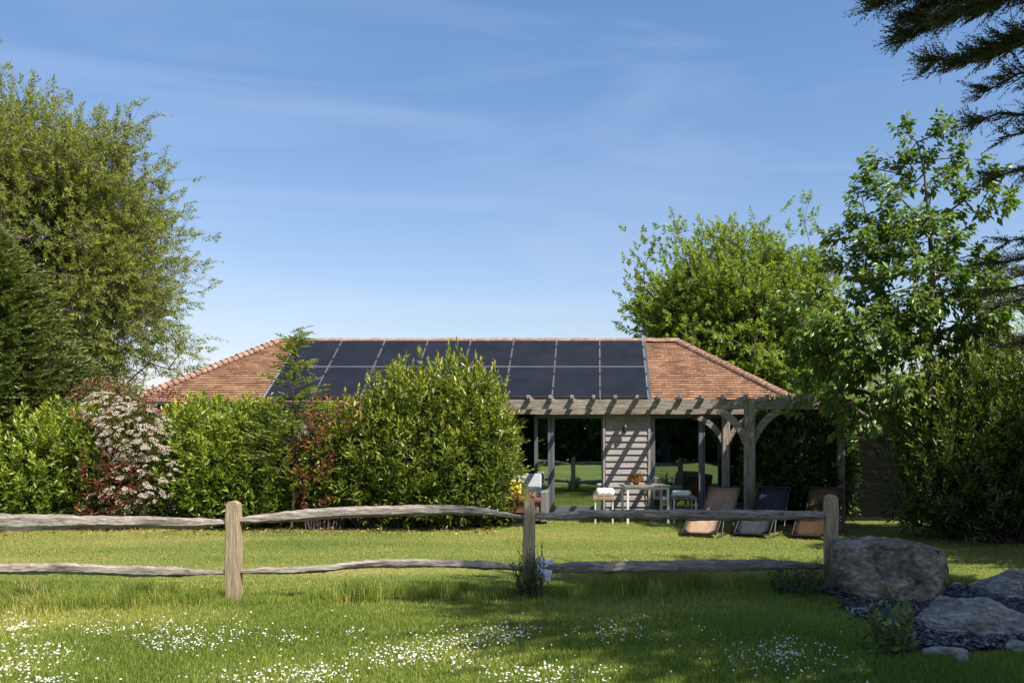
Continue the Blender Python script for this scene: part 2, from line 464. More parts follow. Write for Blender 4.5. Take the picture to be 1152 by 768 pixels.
def skeleton(trunk, targets, r_tip=0.008, power=0.42, wig=0.12, rise=0.25, upbias=0.6):
    """trunk: polyline; each target is joined to the nearest lower node -> A, B, ra, rb"""
    pos = [np.array(p, float) for p in trunk]; par = [-1] + list(range(len(trunk) - 1))
    T = np.asarray(targets, float)
    tr = np.array(trunk, float)
    d0 = np.min(np.linalg.norm(T[:, None, :] - tr[None], axis=2), axis=1)
    order = np.argsort(d0)
    ends = {}
    for ti in order:
        t = T[ti]
        Pn = np.array(pos)
        dv = t - Pn
        dist = np.linalg.norm(dv, axis=1)
        cost = dist + upbias * np.maximum(0, .35 * dist - dv[:, 2])
        cost[0] += 50
        j = int(np.argmin(cost))
        L = dist[j]
        k = max(1, int(L / .45))
        prev = j
        for q in range(1, k + 1):
            f = q / k
            p = Pn[j] + (t - Pn[j]) * f
            if q < k:
                p = p + RNG.normal(0, wig * min(L, 1.5) * .35, 3)
                p[2] -= rise * L * f * (1 - f) * .5
            pos.append(p); par.append(prev); prev = len(pos) - 1
        ends[ti] = prev
    n = len(pos)
    cnt = np.zeros(n)
    for e in ends.values():
        cnt[e] += 1
    for i in range(n - 1, 0, -1):
        if par[i] >= 0:
            cnt[par[i]] += cnt[i]
    cnt = np.maximum(cnt, 1)
    rad = r_tip * cnt ** power
    A, B, ra, rb, D = [], [], [], [], {}
    for i in range(1, n):
        A.append(pos[par[i]]); B.append(pos[i]); ra.append(min(rad[par[i]], rad[i] * 1.35)); rb.append(rad[i])
    dirs = np.zeros_like(T)
    for ti, e in ends.items():
        dirs[ti] = pos[e] - pos[par[e]]
    return np.array(A), np.array(B), np.array(ra), np.array(rb), nrm(dirs)


def blobs(n, ells, shell=.45, nk=.6, thr=None, seed=1):
    """sample points inside a union of ellipsoids, biased to the shell, thinned by noise"""
    w = np.array([e[6] if len(e) > 6 else e[3] * e[4] * e[5] for e in ells], float); w /= w.sum()
    out_ = []
    while len(out_) < n:
        e = ells[RNG.choice(len(ells), p=w)]
        d = nrm(RNG.normal(0, 1, 3))
        r = RNG.uniform(0, 1) ** shell
        p = np.array(e[:3]) + d * np.array(e[3:6]) * r
        if thr is not None and lump(p[None], nk, seed)[0] < thr:
            continue
        out_.append(p)
    return np.array(out_)


def tree(name, label, cat, base, trunk, ells, nt_, shoots_per, nleaf, L, ll, lw, lmat, bmat, spreadr=.35, group=None, thr=-.25, nk=.7, seed=1,
         droop=.0, ldroop=.1, outward=.7, r_tip=.009, shell=.45, extra=None, **kw):
    o = thing(name, label, cat, base, group)
    T = blobs(nt_, ells, shell, nk, thr, seed)
    if extra is not None:
        T = np.concatenate([T, np.array([list(q) for q in extra])])
    A, B, ra, rb, dr = skeleton(trunk, T, r_tip=r_tip)
    V, Fc = tubes(A, B, ra, rb, 6)
    link_mesh('trunk', np_mesh('trunk', V, Fc, smooth=True), bmat, o)
    c = np.array([np.average([e[k] for e in ells]) for k in range(3)])
    Pb = np.repeat(T, shoots_per, 0) + RNG.normal(0, spreadr, (len(T) * shoots_per, 3)) * .6
    D = nrm(nrm(Pb - c) * outward + RNG.normal(0, .5, Pb.shape) + np.repeat(dr, shoots_per, 0) * .5 + np.array([0, 0, .25]))
    V2, F2, T2 = shoots(Pb, D, nleaf, L, ll, lw, droop=droop, ldroop=ldroop, **kw)
    link_mesh('crown', np_mesh('crown', V2, F2, T2), lmat, o)
    # twigs under the shoots
    V, Fc = tubes(np.repeat(T, shoots_per, 0), Pb + D * L * .7, np.full(len(Pb), r_tip * .6), np.full(len(Pb), r_tip * .25), 3)
    link_mesh('twigs', np_mesh('twigs', V, Fc), bmat, o)
    return o


def shell_pts(n, c, rad, p=2.6, lumpk=1.2, lumpa=.14, depth=.35, seed=3, zmin=.05, topbias=0):
    out_ = []
    dirs_ = []
    tot = 0
    c = np.array(c, float); rad = np.array(rad, float)
    while tot < n:
        d = nrm(RNG.normal(0, 1, (n, 3)))
        k = (np.abs(d) ** p).sum(1) ** (-1 / p)
        r = 1 - depth * RNG.uniform(0, 1, n) ** 1.6
        q = d * k[:, None]
        r = r * (1 + lumpa * lump(q * rad, lumpk, seed))
        pt = c + q * rad * r[:, None]
        ok = pt[:, 2] > zmin
        out_.append(pt[ok]); dirs_.append(nrm(d / rad)[ok])
        tot += ok.sum()
    return np.concatenate(out_)[:n], np.concatenate(dirs_)[:n]


def shrub_parts(n, c, rad, nleaf, L, ll, lw, upd=.75, outd=.55, p=2.6, lumpk=1.2, lumpa=.14, depth=.35, seed=3, tops=0, topL=None, **kw):
    Pb, N = shell_pts(n, c, rad, p, lumpk, lumpa, depth, seed)
    D = nrm(N * outd + np.array([0, 0, upd]) + RNG.normal(0, .35, Pb.shape))
    hz = np.clip((Pb[:, 2] - c[2]) / rad[2], -1, 1)
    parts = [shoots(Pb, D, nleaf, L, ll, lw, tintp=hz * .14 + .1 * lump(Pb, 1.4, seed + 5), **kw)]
    if tops:
        P2, N2 = shell_pts(tops * 4, c, rad, p, lumpk, lumpa, .05, seed)
        s = P2[:, 2] > c[2] + rad[2] * .55
        P2 = P2[s][:tops]
        D2 = nrm(np.array([0, 0, 1.0]) + RNG.normal(0, .16, P2.shape))
        parts.append(shoots(P2, D2, int(nleaf * 1.8), topL or L * 1.6, ll, lw, spread=(.95, .25), base=.3, tipt=.45, rnd=.3))
    return parts, Pb


def shrub(name, label, cat, base, specs, mat, stems=14, sr=.018, group=None, stemmat=None):
    o = thing(name, label, cat, base, group)
    parts = []
    allp = []
    for sp in specs:
        pr, Pb = shrub_parts(**sp)
        parts += pr
        allp.append(Pb[::max(1, len(Pb) // 90)])
    V, Fc, T = merge(parts)
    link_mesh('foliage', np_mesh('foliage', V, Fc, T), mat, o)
    ap = np.concatenate(allp)
    b = np.array(base, float)
    roots = b + np.stack([RNG.uniform(-.5, .5, len(ap)) * specs[0]['rad'][0], RNG.uniform(-.3, .3, len(ap)), np.zeros(len(ap))], 1)
    roots[:, 0] = roots[:, 0] * .5 + ap[:, 0] * .5
    mid = roots * .5 + ap * .5 + RNG.normal(0, .05, ap.shape)
    mid[:, 2] *= 1.05
    V1, F1 = tubes(roots, mid, np.full(len(ap), sr), np.full(len(ap), sr * .6), 5)
    V2, F2 = tubes(mid, ap, np.full(len(ap), sr * .6), np.full(len(ap), sr * .2), 5)
    link_mesh('stems', np_mesh('stems', np.concatenate([V1, V2]), np.concatenate([F1, F2 + len(V1)])), stemmat or M_BARKD, o)
    return o


# ------------------------------------------------------------------ world, sun, camera
SUN = Vector((0.57, -0.46, 1.0)).normalized()      # towards the sun
el = math.asin(SUN.z)
w = bpy.data.worlds.new('World'); scene.world = w; w.use_nodes = True
nt = w.node_tree
bg = nt.nodes['Background']
sky = nt.nodes.new('ShaderNodeTexSky'); sky.sky_type = 'NISHITA'; sky.sun_disc = False
sky.sun_elevation = el
sky.sun_rotation = math.atan2(SUN.x, SUN.y)
sky.air_density = 1.05; sky.dust_density = 0.9; sky.ozone_density = 4.0
tc = nt.nodes.new('ShaderNodeTexCoord')
mp = nt.nodes.new('ShaderNodeMapping'); mp.inputs['Scale'].default_value = (1.2, 1.2, 7); mp.inputs['Rotation'].default_value = (0, math.radians(16), 0)
nt.links.new(tc.outputs['Generated'], mp.inputs[0])
n = nt.nodes.new('ShaderNodeTexNoise'); n.inputs['Scale'].default_value = 1.7; n.inputs['Detail'].default_value = 7; n.inputs['Distortion'].default_value = .9
nt.links.new(mp.outputs[0], n.inputs['Vector'])
r = ramp(nt, [(0.46, (0, 0, 0)), (0.84, (.22, .22, .22))])
nt.links.new(n.outputs['Fac'], r.inputs[0])
mx = nd(nt, 'ShaderNodeMix', data_type='RGBA')
nt.links.new(r.outputs[0], mx.inputs[0])
nt.links.new(sky.outputs[0], mx.inputs[6])
mx.inputs[7].default_value = (5.2, 5.8, 6.6, 1)
tn = nd(nt, 'ShaderNodeMix', data_type='RGBA', blend_type='MULTIPLY')
tn.inputs[0].default_value = 1
nt.links.new(mx.outputs[2], tn.inputs[6])
sx = nt.nodes.new('ShaderNodeSeparateXYZ'); nt.links.new(tc.outputs['Generated'], sx.inputs[0])
hz_ = ramp(nt, [(0.0, (1.28, 1.0, .98)), (0.12, (1.16, 1.02, 1.0)), (0.42, (.90, 1.02, 1.1))])
nt.links.new(sx.outputs[2], hz_.inputs[0]); nt.links.new(hz_.outputs[0], tn.inputs[7])
nt.links.new(tn.outputs[2], bg.inputs[0])
bg.inputs[1].default_value = 0.09

sl = bpy.data.lights.new('sun', 'SUN'); sl.energy = 5.0; sl.angle = math.radians(.53); sl.color = (1, .95, .87)
so = bpy.data.objects.new('sun', sl); COL.objects.link(so)
so.rotation_euler = (-SUN).to_track_quat('-Z', 'Y').to_euler()

cam = bpy.data.cameras.new('camera'); co = bpy.data.objects.new('camera', cam); COL.objects.link(co)
co.location = (0, 0, EYE); co.rotation_euler = (math.radians(90), 0, 0)
cam.sensor_width = 36; cam.lens = F / 1152 * 36
cam.shift_x = (576 - CX) / 1152; cam.shift_y = (HY - 384) / 1152
cam.clip_end = 3000
scene.camera = co
vs = scene.view_settings
vs.view_transform = 'Standard'; vs.look = 'None'; vs.gamma = 1; vs.exposure = 0.85; vs.use_curve_mapping = False
scene.render.resolution_x = 1024; scene.render.resolution_y = 682

# ------------------------------------------------------------------ ground
mb = MB()
bmesh.ops.create_grid(mb.bm, x_segments=1, y_segments=1, size=600)
tag(mb.build('lawn', M_LAWN), 'mown lawn reaching from the rail fence to the bungalow', 'lawn', kind='structure')


def blades(n, ylo, yhi, hfun, wid, seed, clump=None, lean=.45, tbase=0., trnd=1., keep=None):
    r = np.random.default_rng(seed)
    Y = np.sqrt(r.uniform(ylo ** 2, yhi ** 2, n))
    X = r.uniform(-.70, .51, n) * Y + r.uniform(-.6, .6, n)
    if keep is not None:
        k = keep(X, Y, r); X = X[k]; Y = Y[k]
    n = len(X)
    p = np.stack([X, Y, np.zeros(n)], 1)
    h = hfun(p, r)
    a = r.uniform(0, 6.28, n); th = r.uniform(0, 6.28, n)
    ln = np.stack([np.cos(a), np.sin(a), np.zeros(n)], 1) * (h * np.abs(r.normal(0, lean, n)))[:, None]
    wv = np.stack([np.cos(th), np.sin(th), np.zeros(n)], 1) * (wid * r.uniform(.6, 1.3, n) * .5)[:, None]
    m1 = p + ln * .3; m1[:, 2] += h * .6
    t = p + ln; t[:, 2] += h
    V = np.stack([p - wv, p + wv, m1 + wv * .8, m1 - wv * .8, t], 1).reshape(-1, 3)
    i = np.arange(n) * 5
    Fc = np.concatenate([np.stack([i, i + 1, i + 2], 1), np.stack([i, i + 2, i + 3], 1), np.stack([i + 3, i + 2, i + 4], 1)])
    tt = np.clip(tbase + trnd * r.uniform(0, 1, n) ** 1.5 + .3 * lump(p, .8, 9) + .15 * lump(p, 3, 10) + .2 * lump(p * np.array([.25, 1, 1]), 1.6, 12), 0, 1)
    return V, Fc, np.concatenate([tt, tt, tt])


def in_bed(X, Y):
    return ((X > 2.42 + .1 * np.sin(Y * 5)) & (Y > 6.95 + .12 * np.sin(X * 4)) & (Y < 9.9))


def nobed(X, Y, r):
    return ~in_bed(X, Y)


def h_mead(p, r):
    return (.046 + .016 * lump(p, 1.5, 4)) * r.uniform(.6, 1.4, len(p))


def fence_Y(X):
    return 8.98 + (X + 3.65) * .145


def h_tuft(p, r):
    base = np.exp(-((p[:, 1] - fence_Y(p[:, 0])) / .26) ** 2)
    l = np.clip(.4 + 1.1 * lump(p * np.array([1, .4, 1]), 2.2, 21), .0, 1.4)
    return (.032 + .012 * (p[:, 1] < fence_Y(p[:, 0])) + .21 * base * l) * r.uniform(.5, 1.35, len(p))


g1 = blades(330000, 5.3, 8.8, h_mead, .0045, 1, keep=nobed, tbase=.0, trnd=.85)
g2 = blades(170000, 8.4, 10.4, h_tuft, .0048, 2, keep=nobed, tbase=.05)
rc = np.random.default_rng(77)
nc = 150
cxs = np.concatenate([rc.uniform(-6.8, 2.3, nc), rc.normal(-4.4, .5, 14), rc.normal(-3.4, .25, 16), rc.normal(-.8, .35, 26), rc.normal(-1.4, .3, 14)])
cys = fence_Y(cxs) + rc.normal(-.02, .10, len(cxs)); chs = rc.uniform(.08, .20, len(cxs)) * (1 + .4 * np.sin(cxs * 2.3)); cnb = 260
p_ = np.stack([np.repeat(cxs, cnb) + rc.normal(0, .07, len(cxs) * cnb), np.repeat(cys, cnb) + rc.normal(0, .05, len(cxs) * cnb), np.zeros(len(cxs) * cnb)], 1)
h_ = np.repeat(chs, cnb) * rc.uniform(.4, 1.25, len(p_))
a_ = rc.uniform(0, 6.28, len(p_)); ln_ = np.stack([np.cos(a_), np.sin(a_), 0 * a_], 1) * (h_ * np.abs(rc.normal(0, .35, len(p_))))[:, None]
th_ = rc.uniform(0, 6.28, len(p_)); wv_ = np.stack([np.cos(th_), np.sin(th_), 0 * a_], 1) * .0026
m_ = p_ + ln_ * .3; m_[:, 2] += h_ * .6; t_ = p_ + ln_; t_[:, 2] += h_
V_ = np.stack([p_ - wv_, p_ + wv_, m_ + wv_ * .8, m_ - wv_ * .8, t_], 1).reshape(-1, 3)
i_ = np.arange(len(p_)) * 5
F_ = np.concatenate([np.stack([i_, i_ + 1, i_ + 2], 1), np.stack([i_, i_ + 2, i_ + 3], 1), np.stack([i_ + 3, i_ + 2, i_ + 4], 1)])
tt_ = np.clip(np.repeat(rc.uniform(.0, .45, len(cxs)), cnb) + rc.uniform(0, .45, len(p_)) ** 1.2 + (rc.uniform(0, 1, len(p_)) > .93) * .5, 0, 1)
V, Fc, T = merge([g1, g2, (V_, F_, np.concatenate([tt_] * 3))])
tag(link_mesh('meadow_grass', np_mesh('meadow_grass', V, Fc, T), M_GRASS), 'longer rough grass in the foreground and along the foot of the rail fence', 'grass', kind='stuff')
g3 = blades(240000, 10.2, 19.0, lambda p, r: .020 * r.uniform(.5, 1.4, len(p)), .007, 3, lean=1.0, tbase=.15, trnd=.6,
            keep=lambda X, Y, r: (Y < 18.6) & (np.abs(lump(np.stack([X, Y * 1.5, X * 0], 1), .5, 3)) + r.uniform(0, 1, len(X)) > .35))
tag(link_mesh('mown_grass', np_mesh('mown_grass', *g3), M_MOWN), 'short mown grass of the lawn between the fence and the bungalow', 'grass', kind='stuff')

# daisies
cl = [(18, 700, 22, 11, 150), (42, 732, 45, 9, 170), (114, 703, 24, 8, 90), (195, 708, 55, 10, 200), (210, 722, 40, 7, 170), (272, 710, 22, 8, 60),
      (323, 716, 20, 6, 50), (15, 751, 18, 6, 80), (55, 764, 26, 6, 90), (290, 760, 48, 10, 150), (397, 710, 10, 6, 20), (447, 736, 45, 10, 260),
      (510, 722, 50, 12, 300), (568, 710, 34, 7, 190), (352, 756, 38, 9, 190), (522, 744, 18, 6, 40), (600, 757, 45, 10, 190), (705, 702, 65, 16, 70),
      (690, 708, 30, 6, 60), (670, 754, 16, 7, 20), (846, 733, 22, 14, 50), (893, 737, 50, 20, 150), (885, 732, 20, 10, 110), (300, 725, 330, 40, 110), (750, 730, 300, 35, 80)]
pts = []
for x, y, rx, ry, n_ in cl:
    n_ = int(n_ * .85)
    xs = RNG.normal(x, rx * .7, n_); ys = RNG.normal(y, ry * .7, n_)
    for a, b_ in zip(xs, ys):
        if b_ > 684:
            h = RNG.uniform(.05, .085)
            q = G(a, b_, h)
            if not in_bed(np.array([q.x]), np.array([q.y]))[0]:
                pts.append(q)
pts = np.array([list(q) for q in pts])
n = len(pts)
k = 9
a = np.arange(k) * 2 * np.pi / k
tilt = nrm(RNG.normal(0, .45, (n, 3)) + np.array([0, -.15, 1]))
u = nrm(np.cross(tilt, np.array([[1., 0, 0]]))); v = np.cross(tilt, u)
R = RNG.uniform(.0055, .0098, n)
rr = R[:, None] * RNG.uniform(.8, 1.1, (n, k))
ring = pts[:, None, :] + (np.cos(a)[None, :, None] * u[:, None, :] + np.sin(a)[None, :, None] * v[:, None, :]) * rr[..., None]
cen = pts + tilt * .001
V = np.concatenate([ring, cen[:, None, :]], 1).reshape(-1, 3)
b_ = (np.arange(n) * (k + 1))[:, None]; j = np.arange(k)[None, :]
F1 = np.stack([b_ + j, b_ + (j + 1) % k, np.broadcast_to(b_ + k, (n, k))], -1).reshape(-1, 3)
T1 = RNG.uniform(0, .5, len(F1))
c2 = pts[:, None, :] + tilt[:, None, :] * .003 + (np.cos(a[::2])[None, :, None] * u[:, None, :] + np.sin(a[::2])[None, :, None] * v[:, None, :]) * (R * .36)[:, None, None]
k2 = c2.shape[1]
V2 = np.concatenate([c2, (pts + tilt * .005)[:, None, :]], 1).reshape(-1, 3)
b_ = (np.arange(n) * (k2 + 1))[:, None]; j = np.arange(k2)[None, :]
F2 = np.stack([b_ + j, b_ + (j + 1) % k2, np.broadcast_to(b_ + k2, (n, k2))], -1).reshape(-1, 3)
st = pts.copy(); st[:, 2] = 0
w3 = np.array([[.0012, 0, 0]])
V3 = np.stack([st - w3, st + w3, pts], 1).reshape(-1, 3)
F3 = (np.arange(n) * 3)[:, None] + np.arange(3)[None]
V_, F_, T_ = merge([(V, F1, T1), (V2, F2, np.full(len(F2), .95))])
tag(link_mesh('daisies', np_mesh('daisies', V_, F_, T_), M_DAISY), 'drifts of small white daisies scattered over the foreground grass', 'daisies', kind='stuff')

# leaf litter below the hedge
n = 480
X = RNG.uniform(-10.5, -1.7, n); Y = 15.75 + np.abs(RNG.normal(0, .32, n)) * RNG.choice([-1, 1], n) + .1 * np.sin(X * 2)
Pb = np.stack([X, Y, np.full(n, .035)], 1)
V, Fc, T = shoots(Pb, nrm(RNG.normal(0, 1, (n, 3)) * np.array([1, 1, .1])), 1, .02, .07, .035, rnd=1)
tag(link_mesh('leaf_litter', np_mesh('leaf_litter', V, Fc, T), M_LITTER), 'brown fallen leaves lying along the foot of the shrubs', 'leaves', kind='stuff')

# ------------------------------------------------------------------ house
YW, YE = 18.42, 18.35          # wall face, eave line
ZE = 2.40
DD = 2.32; SL = 0.646
XL, XR = -9.66, 4.2
hx, hy = (XL + XR) / 2, YE
house = thing('bungalow', 'long low timber bungalow with clay tiled hipped roof behind the shrubs', 'house', (hx, YW, 0))
RX0, RX1 = XL + 2.3, XR - 2.3
YR = YE + DD
YB = YE + 2 * DD
ZR = ZE + SL * DD


def weatherboard(x0, x1, y, z0, z1, face=-1, axis='x', bh=.135):
    mb = MB()
    z = z0
    while z < z1 - .02:
        h = min(bh, z1 - z)
        t0 = .042; t1 = .010
        if axis == 'x':
            poly = [(y, z), (y + face * t0, z), (y + face * t1, z + h + .012), (y, z + h + .012)]
            mb.prism(poly, 'x', x0, x1)
        else:
            poly = [(y, z), (y + face * t0, z), (y + face * t1, z + h + .012), (y, z + h + .012)]
            # prism along y: poly in xz
            mb.prism(poly, 'y', x0, x1)
        z += h
    return mb


def wall_panel(x0, x1):
    mb = weatherboard(x0, x1, YW + .02, .12, 2.30)
    mb.build('wall', M_CLAD, house)


XO0, XO1, XC1, XG1 = -2.05, .19, 1.11, 3.9
wall_panel(-9.35, XO0)
wall_panel(XO0 + XO1 - XO0 + .02, XC1 - .02)
# corner boards
for x in (XO1 - .035, XC1 - .02, XO0 - .02):
    MB().box(x, x + .045, YW - .035, YW + .05, .1, 2.3).build('corner_board', M_CLAD, house)
# carcass behind boards, back and side walls
mb = MB()
mb.box(-9.33, XO0 - .02, YW + .025, YW + .16, 0, 2.32)
mb.box(XO1 + .02, XC1 - .02, YW + .025, YW + .16, 0, 2.32)
mb.build('inner_wall', M_INT, house)
weatherboard(YW + .16, YB - .25, -9.33, .12, 2.30, -1, 'y').build('side_wall', M_CLAD, house)
weatherboard(YW + 1.6, YB - .25, XG1, .12, 2.30, 1, 'y').build('side_wall', M_CLAD, house)
weatherboard(-9.33, XG1, YB - .25, .12, 2.30, 1).build('rear_wall', M_CLAD, house)
mb = MB(); mb.box(-9.3, XG1 - .02, YW + .17, YB - .27, 2.28, 2.33); mb.build('ceiling', M_INT, house)
mb = MB(); mb.box(-9.3, XG1 - .02, YW + .005, YB - .27, .0, .10); mb.build('floor', M_INTFLOOR, house)
mb = MB(); mb.box(-9.3, XG1 - .02, YB - .40, YB - .28, .10, 2.28)
mb.box(-2.5, -2.38, YW + .17, YB - .41, .10, 2.28)
mb.build('partition', M_INT, house)
# plinth / threshold
mb = MB()
mb.box(XO0, XO1 - .04, YW - .12, YW + .0, .0, .13)
mb.box(XC1 + .03, XG1, YW - .12, YW + .0, .0, .13)
mb.build('threshold', M_FRAME, house, bevel=.005)


def hip_face(name, A, Bv, C, Dv, nrmv):
    """trapezoid: A->Bv along the eave, Dv / C the top ends; stepped courses"""
    A, Bv, C, Dv = map(Vector, (A, Bv, C, Dv))
    nrmv = Vector(nrmv).normalized()
    bm = bmesh.new(); uvl = bm.loops.layers.uv.new('UVMap')
    mid0 = (A + Bv) / 2; mid1 = (C + Dv) / 2
    S = (mid1 - mid0).length if (C - Dv).length > .01 else None
    edge = (Bv - A).normalized()
    up = nrmv.cross(edge)
    if up.z < 0: up = -up
    S = (Dv - A).dot(up)
    n_ = int(round(S / .1))
    for k in range(n_):
        f0 = k / n_; f1 = (k + 1) / n_
        L0 = A.lerp(Dv, f0); R0 = Bv.lerp(C, f0); L1 = A.lerp(Dv, f1); R1 = Bv.lerp(C, f1)
        hi, lo = .030, .008
        segs = 24
        def uvv(p): return ((p - A).dot(edge), (p - A).dot(up))
        for s_ in range(segs):
            a0 = s_ / segs; a1 = (s_ + 1) / segs
            j = lambda a: .004 * math.sin(a * 57 + k * 1.7) + .004 * noise.noise(Vector((a * 60, k * 3.1, 0)))
            p = [L0.lerp(R0, a0) + nrmv * (hi + j(a0)), L0.lerp(R0, a1) + nrmv * (hi + j(a1)), L1.lerp(R1, a1) + nrmv * lo, L1.lerp(R1, a0) + nrmv * lo,
                 L0.lerp(R0, a0) + nrmv * lo * .2, L0.lerp(R0, a1) + nrmv * lo * .2]
            if (L1 - R1).length < .01 and s_ > 0 and False:
                pass
            vs_ = [bm.verts.new(q) for q in p]
            ff = [bm.faces.new((vs_[0], vs_[1], vs_[2], vs_[3])), bm.faces.new((vs_[4], vs_[5], vs_[1], vs_[0]))]
            for fi, f_ in enumerate(ff):
                for lp in f_.loops:
                    q = lp.vert.co
                    uu, vv = uvv(q)
                    vv = min(max(vv, k * S / n_ + .004), (k + 1) * S / n_ - .004) / (S / n_) * .1
                    lp[uvl].uv = (uu, vv)
    me = bpy.data.meshes.new(name); bm.to_mesh(me); bm.free()
    return me


cs = 1 / math.hypot(1, SL); sn = SL * cs
faces = [
    hip_face('roof', (XL, YE, ZE), (XR, YE, ZE), (RX1, YR, ZR), (RX0, YR, ZR), (0, -sn, cs)),
    hip_face('roof', (XR, YE, ZE), (XR, YB, ZE), (RX1, YR, ZR), (RX1, YR, ZR), (sn, 0, cs)),
    hip_face('roof', (XL, YB, ZE), (XL, YE, ZE), (RX0, YR, ZR), (RX0, YR, ZR), (-sn, 0, cs)),
    hip_face('roof', (XR, YB, ZE), (XL, YB, ZE), (RX0, YR, ZR), (RX1, YR, ZR), (0, sn, cs))]
bmr = bmesh.new()
for me in faces:
    bmr.from_mesh(me)
bmr.faces.ensure_lookup_table()
me = bpy.data.meshes.new('roof'); bmr.to_mesh(me); bmr.free()
roof = link_mesh('roof', me, M_TILE, house)
# underlay below the tiles keeps light out
mb = MB()
vv = [mb.bm.verts.new(q) for q in [(XL, YE, ZE - .02), (XR, YE, ZE - .02), (XR, YB, ZE - .02), (XL, YB, ZE - .02), (RX0, YR, ZR - .02), (RX1, YR, ZR - .02)]]
for f_ in [(0, 1, 5, 4), (1, 2, 5), (2, 3, 4, 5), (3, 0, 4), (3, 2, 1, 0)]:
    mb.bm.faces.new([vv[i] for i in f_])
mb.build('underlay', M_DKFRAME, roof)

# ridge and hip tiles


def cap_row(p0, p1, seglen, rad, over, nside=8, flare=1.18):
    p0 = Vector(p0); p1 = Vector(p1)
    d = (p1 - p0); Lh = d.length; d.normalize()
    u = d.cross(Vector((0, 0, 1))).normalized(); w_ = u.cross(d)
    n_ = int(Lh / seglen)
    bm = bmesh.new()
    for i in range(n_):
        a = p0 + d * (i * Lh / n_ - over); b = p0 + d * ((i + 1) * Lh / n_)
        jt = random.uniform(-.006, .006)
        rings = []
        for q, rr_ in ((a, rad * flare), (b, rad)):
            for t_ in (1.0, .78):
                rings.append([bm.verts.new(q + u * math.cos(math.pi * k / nside) * rr_ * t_ * 1.15 + w_ * (math.sin(math.pi * k / nside) * rr_ * t_ - .03 + jt)) for k in range(nside + 1)])
        o0, i0, o1, i1 = rings
        for k in range(nside):
            bm.faces.new((o0[k], o1[k], o1[k + 1], o0[k + 1]))
            bm.faces.new((o0[k], o0[k + 1], i0[k + 1], i0[k]))
            bm.faces.new((i0[k], i0[k + 1], i1[k + 1], i1[k]))
    return bm


def build_caps(name, bms):
    B_ = bmesh.new()
    for b_ in bms:
        me_ = bpy.data.meshes.new('t'); b_.to_mesh(me_); b_.free(); B_.from_mesh(me_); bpy.data.meshes.remove(me_)
    bmesh.ops.recalc_face_normals(B_, faces=B_.faces[:])
    me_ = bpy.data.meshes.new(name); B_.to_mesh(me_); B_.free()
    return link_mesh(name, me_, M_TILEHIP, roof)


build_caps('ridge_tiles', [cap_row((RX0 - .05, YR, ZR + .035), (RX1 + .05, YR, ZR + .035), .31, .085, .008, flare=1.06)])
for x_, y_, r_ in ((XL, YE, RX0), (XR, YE, RX1), (XL, YB, RX0), (XR, YB, RX1)):
    build_caps('hip_tiles', [cap_row((x_, y_, ZE + .03), (r_, YR, ZR + .03), .125, .075, .05, flare=1.45)])
# gutter, fascia
mb = MB()
mb.tube([(XL - .03, YE - .04, ZE - .035), (XR + .03, YE - .04, ZE - .035)], .045, 10)
mb.build('gutter', M_GUTTER, house, smooth=False)
mb = MB(); mb.box(XL + .05, XR - .05, YE + .0, YE + .03, ZE - .15, ZE - .022)
mb.build('fascia', M_CLAD, house)

# solar panels
PX0, PW = -6.84, .991
slope_len = math.hypot(DD, SL * DD)


def on_roof(X, s, off):
    return Vector((X, YE + s * cs, ZE + s * sn)) + Vector((0, -sn, cs)) * off


rows = [(.07, .5 * slope_len - .01), (.5 * slope_len + .01, .955 * slope_len)]


def slab(mb, X0, X1, s0, s1, o0, o1):
    q = [on_roof(X, s, o) for o in (o0, o1) for X, s in ((X0, s0), (X1, s0), (X1, s1), (X0, s1))]
    vv = [mb.bm.verts.new(p) for p in q]
    for f_ in [(0, 3, 2, 1), (4, 5, 6, 7), (0, 1, 5, 4), (1, 2, 6, 5), (2, 3, 7, 6), (3, 0, 4, 7)]:
        mb.bm.faces.new([vv[i] for i in f_])


for c_ in range(8):
    for (s0, s1) in rows:
        X0 = PX0 + c_ * PW + .008; X1 = X0 + PW - .016
        mb = MB(); slab(mb, X0 + .012, X1 - .012, s0 + .012, s1 - .012, .05, .097)
        pn = mb.build('solar_panel', M_SOLAR, house)
        mb = MB()
        slab(mb, X0, X1, s0, s0 + .0115, .05, .10); slab(mb, X0, X1, s1 - .0115, s1, .05, .10)
        slab(mb, X0, X0 + .0115, s0 + .0115, s1 - .0115, .05, .10); slab(mb, X1 - .0115, X1, s0 + .0115, s1 - .0115, .05, .10)
        mb.build('frame', M_SOLFR, pn)
        for f_ in (.28, .75):
            s_ = s0 + (s1 - s0) * f_; mb = MB(); slab(mb, X1 - .014, X1 + .030, s_ - .03, s_ + .03, .1005, .112); mb.build('clamp', M_BLACK, pn)
mb = MB()
for c_ in range(9):
    x = PX0 + c_ * PW
    slab(mb, x - .0075, x + .0075, .02, .955 * slope_len, .042, .085)
slab(mb, PX0 - .05, PX0 + 8 * PW, .5 * slope_len - .008, .5 * slope_len + .008, .052, .100)
mb.build('panel_rails', M_SOLRAIL, roof)
for a_, b_, c_, d_ in ((PX0 + 8 * PW + .012, PX0 + 8 * PW + .075, 0, .96), (PX0 - .05, PX0 - .014, 0, .96), (PX0 - .05, PX0 + 8 * PW + .075, .963, .975)):
    mb = MB(); slab(mb, a_, b_, c_ * slope_len, d_ * slope_len, .03, .07)
    mb.build('panel_flashing', M_SOLFR if a_ > 0 else M_SOLRAIL, roof)

# doors and glazing
TOPZ = 2.17


def xw(px_): return (px_ - CX) * YW / F


